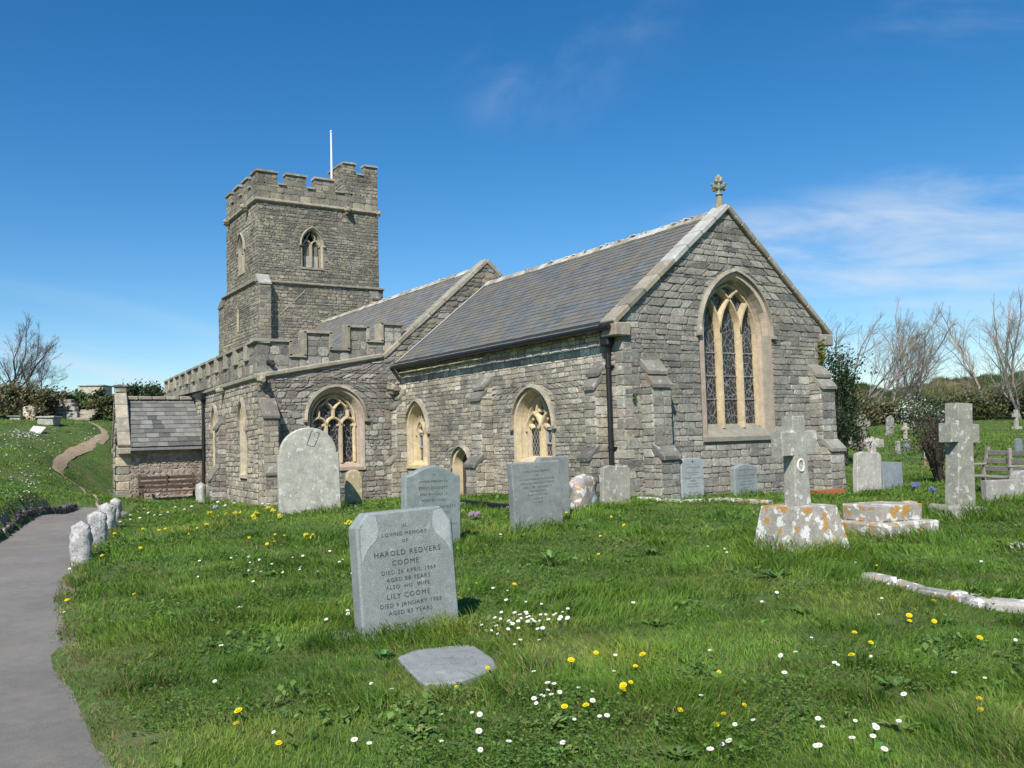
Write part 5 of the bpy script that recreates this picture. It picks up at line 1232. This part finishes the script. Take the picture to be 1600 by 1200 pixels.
x, y, d = scatter(700, 4.2, 2.2, 20, rng); dens = sstep(.60, .70, fbm(x*1.6, y*1.6, 171)); ok = allowed(x, y, .15) & (rng.uniform(0, 1, len(x)) < dens); x, y, d = x[ok], y[ok], d[ok]
leaves('broadleaf_weeds', 'patches of broad weed leaves mixed into the turf', 'ground cover', x, y, gzf(x, y)+rng.uniform(.005, .06, len(x)), np.maximum(.024, .0024*d)*rng.uniform(.6, 1.5, len(x)), rng.uniform(0, .9, len(x)), rng, (.075, .155, .03), (.17, .27, .06), long=2.1)
x, y, d = scatter(90, 6, 2.2, 24, rng); P_ = np.c_[x, y]; ip = inpath(P_); ok = (ip > -.05) & (rng.uniform(0, 1, len(x)) < np.exp(-np.maximum(ip, 0)*3.2)); x, y, d = x[ok], y[ok], d[ok]
leaves('leaf_litter', 'scraps of dead grass and grit along the path edge', 'litter', x, y, gz(x, y)+.02, np.maximum(.008, .0012*d)*rng.uniform(.4, 1.3, len(x)), rng.uniform(-.1, .3, len(x)), rng, (.16, .12, .07), (.34, .28, .18))
# daisies massed on the hillside, too many to count
rng = np.random.default_rng(23)
def pxfield(n, box, rng):
    out = []
    for _ in range(n):
        out.append(at(rng.uniform(box[0], box[1]), rng.uniform(box[2], box[3]))[0])
    return np.array(out)
H_ = np.concatenate([pxfield(230, (18, 62, 676, 688), rng), pxfield(130, (0, 90, 672, 705), rng), pxfield(90, (10, 60, 745, 790), rng), pxfield(80, (60, 150, 672, 700), rng), pxfield(25, (130, 158, 683, 692), rng), pxfield(70, (0, 100, 700, 760), rng)])
def stars(name, P, size, col, rng, cat, label):
    n = len(P); v = []; q = []
    P = P+np.c_[rng.normal(0, .06, n), rng.normal(0, .06, n), rng.uniform(.06, .11, n)]
    a = rng.uniform(0, PI, n); s = size*rng.uniform(.7, 1.3, n); t = rng.uniform(-.5, .5, (n, 2))
    vs = np.stack([np.c_[P[:, 0]+np.cos(a+k*PI/3)*s, P[:, 1]+np.sin(a+k*PI/3)*s, P[:, 2]+(np.cos(a+k*PI/3)*t[:, 0]+np.sin(a+k*PI/3)*t[:, 1])*s] for k in range(6)], 1)
    o = np_mesh(name, vs.reshape(-1, 3), np.arange(n*6).reshape(n, 6), MT['flower'], False, np.tile(col, (n, 1))); return tag(o, label, cat, None, 'stuff')
stars('daisy_carpet', H_, .022, (.75, .75, .72), rng, 'flowers', 'haze of tiny white daisies spread over the left hillside')
# single flowers
def flower_proto(name, R, petals, colp, colc, stem, dome=0, label='', cat='flower', group=None):
    m = MB(); z = stem
    m.tube([(0, 0, -.02), (.004, 0, z*.6), (0, 0, z)], .0022, 4, (.08, .14, .03), cap=False)
    rows = 2 if dome else 1
    for rr in range(rows):
        for k in range(petals):
            a = 2*PI*(k+.5*rr)/petals; c, s = math.cos(a), math.sin(a); w = R*.30; r0, r1 = R*.2, R*(1-.35*rr); zz = z+.004+rr*.006
            m.add([(c*r0-s*w*.4, s*r0+c*w*.4, zz), (c*r0+s*w*.4, s*r0-c*w*.4, zz), (c*r1+s*w*.7, s*r1-c*w*.7, zz+R*(.12 if not dome else -.05)), (c*r1*1.08, s*r1*1.08, zz+R*.08), (c*r1-s*w*.7, s*r1+c*w*.7, zz+R*(.12 if not dome else -.05))], [(0, 1, 2, 3, 4)], colp)
    vs = [(0, 0, z+.006+R*.28)]+[(R*.36*math.cos(2*PI*k/8), R*.36*math.sin(2*PI*k/8), z+.006) for k in range(8)]
    m.add(vs, [(0, 1+k, 1+(k+1) % 8) for k in range(8)], colc)
    o = m.build(name, MT['flower']); return tag(o, label, cat, group)
random.seed(3)
daisy = flower_proto('daisy', .0135, 14, (.80, .80, .77), (.65, .45, .02), .075, 0, 'small white daisy with a yellow centre in the churchyard turf', 'flower', 'white daisies in the churchyard turf')
dand = flower_proto('dandelion', .0175, 16, (.80, .62, .008), (.82, .58, .01), .075, 1, 'bright yellow dandelion flower in the churchyard turf', 'flower', 'yellow dandelions in the churchyard turf')
DAISY = [(757, 987), (767, 992), (780, 990), (785, 999), (792, 992), (800, 979), (803, 986), (806, 968), (815, 973), (821, 967), (823, 963), (831, 976), (832, 988), (826, 971), (852, 970), (871, 967), (876, 973), (881, 966), (888, 961), (850, 996), (846, 998),
    (837, 1056), (860, 1071), (873, 1079), (866, 1090), (836, 1096), (849, 1090), (905, 1077), (924, 1098), (940, 1125), (947, 1126), (1150, 1140), (1113, 1190), (1132, 1168), (1148, 1166), (585, 1072), (614, 1087), (548, 968), (541, 967), (578, 1173), (793, 1168), (752, 1117), (742, 1119),
    (1091, 861), (1133, 866), (1124, 872), (1137, 873), (989, 952), (1247, 1032), (1308, 1049), (1375, 972), (1308, 1049), (1184, 1136), (1287, 1156), (1286, 1185), (1336, 1178), (1366, 1165), (1366, 1145), (1379, 950), (1400, 922), (1367, 1144), (1334, 1136),
    (460, 877), (475, 875), (472, 892), (531, 884), (160, 866), (168, 866), (176, 865), (158, 868), (144, 880), (112, 895), (102, 908), (102, 965), (381, 963), (364, 876), (371, 874), (392, 896), (233, 800), (245, 806), (252, 808), (220, 812), (203, 815), (190, 818), (262, 803), (275, 795), (288, 797), (300, 792), (342, 786), (354, 790), (365, 788), (410, 789), (422, 789), (205, 806), (215, 803), (226, 797), (235, 804), (818, 823), (829, 825)]
rr = random.Random(5)
for _ in range(26): DAISY.append((rr.gauss(825, 32), rr.gauss(978, 12)))
for _ in range(4): DAISY.append((rr.gauss(855, 25), rr.gauss(1085, 14)))
for _ in range(42): DAISY.append((rr.uniform(300, 1590), rr.choice([rr.uniform(830, 1000), rr.uniform(1000, 1195)])))
for _ in range(16): DAISY.append((rr.gauss(460, 60), rr.gauss(885, 18)))
DAND = [(993, 1042), (1010, 1029), (892, 1034), (931, 1022), (962, 1078), (983, 1068), (976, 1072), (1059, 1115), (1123, 1062), (1154, 1112), (1131, 1127), (1117, 1134), (920, 1110), (802, 922), (745, 919), (758, 1041), (712, 1067), (1336, 1037), (1357, 1009), (1335, 1000), (1420, 973), (1417, 982), (1456, 957), (1458, 982), (1526, 1008),
    (1369, 891), (1247, 862), (1275, 858), (1300, 835), (1540, 1114), (1531, 1103), (886, 807), (978, 825), (226, 831), (260, 830), (250, 832), (180, 837), (215, 936), (163, 877), (108, 948), (296, 838), (323, 827), (310, 830), (375, 1150), (381, 1126), (220, 863), (420, 855), (430, 852), (433, 843), (445, 845), (392, 849), (437, 1180), (1290, 846), (940, 843), (957, 812), (885, 1108), (938, 873)]
for proto, L_ in ((daisy, DAISY), (dand, DAND)):
    first = True
    for px, py in L_:
        p, d = at(px, py+5 if py < 1000 else py+16)
        if any(math.hypot(p.x-e[0], p.y-e[1]) < e[2]*.8 for e in EXCL) or inpath(np.array([[p.x, p.y]]))[0] > -.05 or infootprint(np.array([p.x]), np.array([p.y]))[0]: continue
        o = proto if first else proto.copy()
        if not first: C.objects.link(o)
        first = False
        p.z = float(gzf(np.array([p.x]), np.array([p.y]))[0]); o.location = p; s = max(.95, .10*d)*random.uniform(.7, 1.25); o.scale = (s, s, 1.0+.25*(s-1)); o.rotation_mode = 'XYZ'; o.rotation_euler = (Vector((0, 0, 1)).rotation_difference((Vector((0, 0, 1))+(SUN+Vector((random.gauss(0, .35), random.gauss(0, .35), 0)))*random.uniform(.5, 1.3)).normalized()).to_matrix() @ Matrix.Rotation(random.uniform(0, 6), 3, 'Z')).to_euler()
# cowslips, bluebells, leafy weeds
def clump(name, label, cat, px, py, n, r, h, colL, blossom=None, bs=.012, group=None, lw=.02, droop=.5, seed=0):
    R = random.Random(seed*31+int(px)); p, d = at(px, py); m = MB(); fm = MB()
    for i in range(n):
        a = R.uniform(0, 2*PI); q = r*R.uniform(.3, 1); hh = h*R.uniform(.5, 1); c, s = math.cos(a), math.sin(a); w = lw*R.uniform(.6, 1.2)
        pts = [(c*q*t, s*q*t, hh*math.sin(min(1, t*1.2)*PI*.5*(1-droop*.5*t))) for t in (.05, .4, .75, 1)]
        vs = []
        for (x, y, z), k in zip(pts, (.5, 1, .8, .05)): vs += [(x-s*w*k, y+c*w*k, z), (x, y, z-.006*k), (x+s*w*k, y-c*w*k, z)]
        col = tuple(v*R.uniform(.7, 1.3) for v in colL)
        m.add(vs, [f for j in range(3) for f in ((j*3, j*3+1, j*3+4, j*3+3), (j*3+1, j*3+2, j*3+5, j*3+4))], col)
    o = m.build(name, MT['leaf']); o.location = p; o.location.z -= .01; tag(o, label, cat, group)
    if blossom:
        for i in range(blossom[0]):
            a = R.uniform(0, 2*PI); q = r*R.uniform(0, .7); hh = h*R.uniform(.9, 1.5); x, y = q*math.cos(a), q*math.sin(a)
            fm.tube([(x*.5, y*.5, 0), (x, y, hh)], .003, 4, (.12, .18, .05))
            for j in range(6):
                u = (x+R.gauss(0, bs*1.2), y+R.gauss(0, bs*1.2), hh+R.uniform(-2, .8)*bs); fm.bbox(u, (bs*.7, bs*.7, bs*.9), bs*.3, blossom[1], jit=bs*.2)
        fm.build('blossom', MT['flower'], o, off=Vector((0, 0, 0)))
    return o
G_ = (.09, .17, .035)
for i, (px, py) in enumerate([(330, 806), (337, 812), (369, 806), (398, 815), (401, 806), (437, 812), (425, 803), (547, 823), (480, 845), (350, 808), (416, 800)]):
    clump('cowslip', 'pale yellow cowslip in the grass left of the large round topped headstone', 'flower', px, py+3, 7, .12, .09, G_, (3, (.68, .58, .06)), .017, 'cowslips left of the round topped headstone', .03, seed=i)
for i, (px, py) in enumerate([(1428, 768), (1433, 765), (1465, 776), (1483, 776), (1487, 770)]):
    clump('bluebell', 'violet bluebell in the grass left of the large granite cross', 'flower', px, py+3, 8, .16, .14, G_, (3, (.19, .20, .52)), .018, 'bluebells near the large granite cross', .025, seed=i)
clump('hyacinth', 'single mauve flower beside the grey headstones in the middle', 'flower', 741, 814, 6, .09, .09, G_, (2, (.38, .26, .40)), .026, None, .025)
clump('hyacinth', 'single mauve flower near the rough post by the porch', 'flower', 337, 797, 6, .09, .09, G_, (2, (.42, .38, .55)), .03, None, .025)
W_ = [(860, 888, 26, .3, .22), (1300, 870, 16, .2, .30), (1335, 866, 18, .3, .12), (1360, 800, 34, .55, .22), (300, 1150, 22, .2, .05), (650, 1150, 22, .2, .06), (820, 1090, 22, .16, .07), (745, 1085, 16, .15, .05), (1400, 1085, 24, .2, .1), (1215, 905, 24, .35, .10), (1110, 880, 22, .25, .12), (270, 1070, 20, .16, .05),
      (430, 900, 20, .25, .08), (205, 850, 24, .3, .1), (600, 1030, 22, .16, .08), (690, 970, 20, .2, .1), (470, 960, 22, .25, .06), (560, 1110, 22, .18, .05), (990, 1050, 22, .18, .05), (1090, 1070, 20, .14, .06), (1480, 1030, 22, .2, .06), (1150, 760, 24, .3, .3), (920, 798, 22, .25, .12), (880, 1180, 22, .15, .05), (1250, 960, 22, .25, .07), (340, 1000, 20, .2, .05), (1020, 870, 26, .25, .11), (1320, 1100, 20, .14, .06)]
_q = random.Random(77)
for _ in range(55): W_.append((_q.uniform(230, 1590), _q.choice([_q.uniform(840, 1000), _q.uniform(1000, 1195)]), _q.randint(12, 22), _q.uniform(.1, .22), _q.uniform(.03, .08)))
for i, (px, py, n, r, h) in enumerate(W_):
    _p = at(px, py)[0]
    if any(math.hypot(_p.x-e[0], _p.y-e[1]) < e[2]+.08 for e in EXCL) or inpath(np.array([[_p.x, _p.y]]))[0] > -.2: continue
    clump('weed', 'broad leaved green weed rosette growing in the turf', 'weed', px, py, n, r*.75, h, random.choice([(.10, .19, .035), (.15, .25, .05), (.08, .16, .035), (.19, .28, .07)]), None, .01, 'leafy weeds in the churchyard turf', .019, .6, seed=i)
# ------------------------------------------------------------------ trees, hedges, dunes
def bare_tree(label, px, py, d, h, lean, seed, spread=.5, stems=1, col=(.20, .175, .14), levels=4, group=None, wide=1.0):
    R = random.Random(seed); p = atd(px, py, d); z = gz1(p[0], p[1]); o = thing('bare_tree', label, 'tree', (p[0], p[1], z), 0, group)
    tr = MB(); cr_ = MB(); wind = Vector((RH[0], RH[1], 0))*lean
    def grow(q, dv, L, r, lev, m):
        pts = [q]; n = 4; rad = [r]; d2 = dv.copy()
        for i in range(n):
            d2 = (d2+Vector((R.gauss(0, .13), R.gauss(0, .13), R.gauss(0, .08)))+wind*.05+Vector((0, 0, .045))).normalized(); q = q+d2*L/n; pts.append(q); rad.append(r*(1-.5*(i+1)/n))
        m.tube(pts, rad, 5 if lev < 2 else (4 if lev == 2 else 3), tuple(c*R.uniform(.9, 1.3) for c in col), cap=False)
        if lev >= levels: return
        k = (R.randint(7, 9), R.randint(5, 7), R.randint(4, 6), R.randint(5, 7))[lev]
        for j in range(k):
            t = 1 if j == 0 else R.uniform(.22, .97); i = min(n-1, int(t*n)); b = pts[i].lerp(pts[i+1], t*n-i) if t < 1 else pts[-1]
            sp = spread*R.uniform(.7, 1.35)*(.3 if j == 0 else 1); ax = Matrix.Rotation(R.uniform(0, 2*PI), 3, d2) @ d2.orthogonal().normalized()
            nd = (d2*math.cos(sp)+ax*math.sin(sp)*wide+wind*.10+Vector((0, 0, .10))).normalized()
            grow(b, nd, L*(R.uniform(.42, .62) if lev == 0 else R.uniform(.38, .62))*(1.15-.35*t), max(.0035, r*(.55 if j == 0 else R.uniform(.28, .42))), lev+1, cr_)
    for s in range(stems):
        a = R.uniform(0, 2*PI); dv = (Vector((math.cos(a)*.28*(stems > 1), math.sin(a)*.28*(stems > 1), 1))+wind*.5).normalized()
        grow(Vector((R.gauss(0, .15)*(stems > 1), R.gauss(0, .15)*(stems > 1), -.1)), dv, h*.62, h*.0125, 0, tr)
    local(tr, 'trunk', MT['bark'], o); local(cr_, 'crown', MT['bark'], o); return o
TG = None
bare_tree('leafless windswept tree leaning right, just right of the church gable', 1345, 625, 60, 8.2, .75, 3, .7, 2, (.215, .20, .17))
bare_tree('second leafless tree right of the church, its trunk bent over to the right', 1392, 630, 62, 8.4, .6, 9, .65, 2, (.215, .20, .17))
bare_tree('slim leafless tree in the middle of the right hand row', 1424, 640, 64, 7.8, .25, 14, .6, 1, (.215, .20, .17))
bare_tree('tallest leafless tree with forked trunk above the white blossom', 1436, 645, 62, 8.8, .2, 21, .65, 2, (.215, .20, .17))
bare_tree('small thin leafless sapling between the two groups on the right', 1510, 650, 62, 5.0, -.1, 25, .5, 1, (.24, .21, .18))
bare_tree('pale stemmed leafless tree right of the large granite cross', 1552, 660, 58, 8.0, .05, 33, .6, 2, (.29, .26, .21))
bare_tree('leafless tree at the right edge with crossing stems', 1590, 660, 56, 8.2, -.15, 37, .65, 2, (.26, .23, .18))
bare_tree('leafless tree half hidden behind the church gable', 1300, 625, 72, 9.2, .7, 41, .7, 2, (.215, .20, .17))
bare_tree('leafless spreading tree on the hedge at the far left', 12, 640, 50, 5.4, .1, 52, .55, 3, (.095, .08, .066))
bare_tree('low leafless bush tree right of the far left tree', 55, 640, 50, 3.6, .5, 57, .6, 2, (.095, .08, .066))
def foliage(mb, R, cen, rad, n, size, cols, clumps=14, flat=1.0, shell=.5):
    cs = []
    for _ in range(clumps):
        v = Vector((R.gauss(0, 1), R.gauss(0, 1), R.gauss(0, 1))); v.normalize(); q = R.uniform(shell, 1)
        cs.append((Vector((cen[0]+v.x*rad[0]*q, cen[1]+v.y*rad[1]*q, cen[2]+v.z*rad[2]*q)), R.uniform(.18, .4), R.uniform(.75, 1.25)))
    mr = (rad[0]+rad[1]+rad[2])/3
    for i in range(n):
        c, s, b = R.choice(cs); p = c+Vector((R.gauss(0, s), R.gauss(0, s), R.gauss(0, s*.8)))*mr*.8
        a = Vector((R.gauss(0, 1), R.gauss(0, 1), R.gauss(0, 1))).normalized(); u = a.orthogonal().normalized(); w = a.cross(u); k = size*R.uniform(.6, 1.4)
        col = R.choice(cols); col = tuple(x*b*R.uniform(.75, 1.25) for x in col)
        mb.add([p-u*k, p+w*k*.5, p+u*k, p-w*k*.5], [(0, 1, 2, 3)], col)
def shrub(name, label, cat, px, py, d, w, h, n, size, cols, seed, clumps=16, stems=6, deep=None, stemcol=(.12, .10, .08), loc=None, twigs=0, part='foliage', fl=None):
    R = random.Random(seed)
    if loc: p = loc
    else: q = atd(px, py, d); p = (q[0], q[1], gz1(q[0], q[1]))
    o = thing(name, label, cat, p); m = MB(); foliage(m, R, (0, 0, h*.46), (w/2*.8, (deep or w)/2*.8, h*.5), n, size, cols, clumps, shell=.15)
    o2 = local(m, part, MT['leaf'], o); m = MB()
    for i in range(stems):
        a = R.uniform(0, 2*PI); e = Vector((math.cos(a)*w*.35*R.random(), math.sin(a)*(deep or w)*.35*R.random(), h*R.uniform(.6, 1.0))); m.tube([(e.x*.15, e.y*.15, -.1), e*.5+Vector((R.gauss(0, .05), R.gauss(0, .05), 0)), e], [.03*h/2, .02*h/2, .006], 4, stemcol)
        for j in range(twigs):
            t = R.uniform(.3, 1); b = e*t; f_ = b+Vector((R.gauss(0, .22), R.gauss(0, .22), R.uniform(.0, .35)))*h*.35; m.tube([b, (b+f_)/2+Vector((0, 0, .03)), f_], [.008, .006, .004], 3, stemcol)
    local(m, 'stem', MT['bark'], o)
    if fl:
        m = MB(); foliage(m, R, (0, 0, h*.55), (w/2*.85, (deep or w)/2*.85, h*.42), fl[0], fl[1], [fl[2]], clumps, shell=.4); local(m, 'blossom', MT['flower'], o)
    return o
DK = [(.028, .05, .016), (.04, .066, .022), (.02, .035, .013)]
MG = [(.05, .085, .022), (.075, .11, .03), (.04, .065, .02)]
OL = [(.13, .12, .05), (.10, .11, .04), (.17, .145, .08), (.075, .08, .032)]
BR = [(.18, .15, .09), (.14, .125, .07), (.22, .185, .115), (.09, .095, .04)]
shrub('evergreen_shrub', 'dark evergreen shrub rising behind the north east corner of the church', 'shrub', 1318, 690, 29, 2.1, 4.0, 6500, .05, DK, 3, 26)
shrub('bare_shrub', 'dark leafless thorny shrub left of the large granite cross', 'shrub', 1472, 750, 21, 2.1, 1.8, 2000, .032, [(.05, .06, .025), (.08, .09, .03), (.06, .05, .035)], 5, 22, 34, None, (.075, .055, .045), twigs=16)
shrub('blossom_shrub', 'sprawling shrub dotted with white blossom below the bare trees', 'shrub', 1430, 668, 44, 2.9, 1.9, 900, .06, MG, 8, 18, 10, 1.6, twigs=6, fl=(620, .04, (.62, .66, .58)))
shrub('blossom_shrub', 'smaller blossom bush behind the head of the granite cross', 'shrub', 1478, 666, 46, 1.9, 1.5, 700, .06, MG+BR, 10, 14, 8, 1.4, twigs=4, fl=(260, .05, (.72, .68, .68)))
for i, (px, w, h, cols, lb) in enumerate([(1335, 5, 1.9, OL+BR, 'tangled dark bramble hedge behind the celtic cross'), (1395, 6, 1.7, BR+MG, 'brown bramble hedge left of the white blossom'), (1455, 6, 1.5, MG+DK, 'green hedge behind the white blossom'), (1520, 6.5, 1.8, MG+OL, 'dark leafy hedge right of the granite cross head'), (1585, 7, 1.8, DK+MG+OL+BR, 'dark hedge at the right edge beneath the trees'), (1660, 7, 2.2, MG+OL, 'green hedge beyond the right edge')]):
    shrub('hedge', lb, 'hedge', px, 655, 57, w, h, 3600, .10, cols, 60+i, 26, 5, 2.2)
for i, (px, py, d, w, h, cols, lb) in enumerate([(-25, 650, 44, 3.6, 2.0, OL+BR, 'brown bramble hedge at the left edge'), (22, 650, 44, 2.8, 2.1, BR+OL, 'straw coloured brambles under the far left tree'), (62, 648, 44, 2.6, 1.7, OL+BR, 'tangled olive brambles above the hillside headstone'), (98, 648, 46, 2.2, 1.5, OL+MG, 'mixed bramble and ivy hedge left of the steps'), (118, 646, 47, 1.8, 1.6, [(.07,.13,.025),(.10,.17,.04)], 'bright green ivy mound by the hedge steps'), (162, 648, 46, 2.2, 1.6, OL+MG, 'ivy and brambles right of the gate pillar'), (150, 640, 70, 2.0, 1.7, DK+MG, 'dark ivy climbing the hilltop hut'), (205, 640, 60, 3.2, 2.0, MG+DK, 'green hedge top showing above the porch roof, left'), (240, 640, 60, 3.0, 2.0, MG+DK, 'green hedge top showing above the porch roof, right')]):
    shrub('hedge', lb, 'hedge', px, py, d, w, h, 2600, .085, cols, 80+i, 22, 8, 1.8, (.14, .12, .08), twigs=3) if False else shrub('hedge', lb, 'hedge', px, py, d, w, h, 2600, .085, cols, 80+i, 22, 8, 1.8, (.14, .12, .08), None, 3)
# yellow-green ivy on the gable corner, grass sprouting from the masonry
m = MB(); R = random.Random(4); foliage(m, R, (0, 0, .0), (.06, .10, .42), 420, .03, [(.17, .19, .03), (.22, .21, .04), (.12, .15, .03)], 9, shell=.0)
b = m.build('ivy', MT['leaf'], None); b.location = (.06, 5.86, 3.0); tag(b, 'yellow green ivy patch on the church corner below the gable end', 'plant')
m = MB(); R = random.Random(6); foliage(m, R, (0, 0, 0), (.04, .05, .1), 90, .025, [(.09, .15, .03)], 4, shell=0); b = m.build('wall_fern', MT['leaf'], None); b.location = (.06, .22, 1.95); tag(b, 'tiny green fern growing from the wall by the east buttress', 'plant')
# dunes beyond the churchyard
def ridge_z(X, Y):
    P = np.stack([X-CAM[0], Y-CAM[1]], -1); d = P@FH; l = P@RH; r = np.hypot(d, l); a = np.arctan2(l, d)
    az = np.degrees(a); H = 4.0+1.1*(fbm(az*.35+30, az*0, 91)-.5)*2+.8*(fbm(az*1.6, az*0, 92)-.5)
    prof = sstep(66, 98, r)*(1-.55*sstep(105, 150, r)); side = sstep(13, 18, az)*(1-sstep(62, 80, az))
    return 1.3+H*prof*side+(fbm(X*.35, Y*.35, 95)-.5)*.9*prof*side-1.6*(1-sstep(60, 70, r)*side)
az = np.radians(np.linspace(10, 85, 190)); rr_ = np.linspace(58, 160, 60); A_, R_ = np.meshgrid(az, rr_)
X = CAM[0]+FH[0]*R_*np.cos(A_)+RH[0]*R_*np.sin(A_); Y = CAM[1]+FH[1]*R_*np.cos(A_)+RH[1]*R_*np.sin(A_); Z = ridge_z(X, Y)
i = np.arange(X.size).reshape(X.shape); q = np.stack([i[:-1, :-1], i[:-1, 1:], i[1:, 1:], i[1:, :-1]], -1).reshape(-1, 4)
np_mesh('dunes', np.c_[X.ravel(), Y.ravel(), Z.ravel()], q, MT['dune'], True)['kind'] = 'structure'
# marram tussocks on the dunes
rng = np.random.default_rng(77); n = 60000; r = rng.uniform(64, 104, n); a = np.radians(rng.uniform(14, 44, n)); x = CAM[0]+FH[0]*r*np.cos(a)+RH[0]*r*np.sin(a); y = CAM[1]+FH[1]*r*np.cos(a)+RH[1]*r*np.sin(a)
z = ridge_z(x, y); k = fbm(x*.12, y*.12, 96); h = rng.uniform(.25, .6, n); w = .05; ang = rng.uniform(0, PI, n); lx = rng.normal(.15, .15, n)
v = np.stack([np.c_[x-np.cos(ang)*w, y-np.sin(ang)*w, z-.05], np.c_[x+np.cos(ang)*w, y+np.sin(ang)*w, z-.05], np.c_[x+RH[0]*lx, y+RH[1]*lx, z+h]], 1)
kk = sstep(.46, .68, k+rng.normal(0, .08, n))[:, None]; col = np.array([.06, .09, .025])*(1-kk)+np.array([.24, .205, .105])*kk; col = col*rng.uniform(.7, 1.25, (n, 1))
tag(np_mesh('marram_grass', v.reshape(-1, 3), np.arange(n*3).reshape(n, 3), MT['grass'], False, col), 'wiry dune grass covering the ridge beyond the trees', 'grass', None, 'stuff')
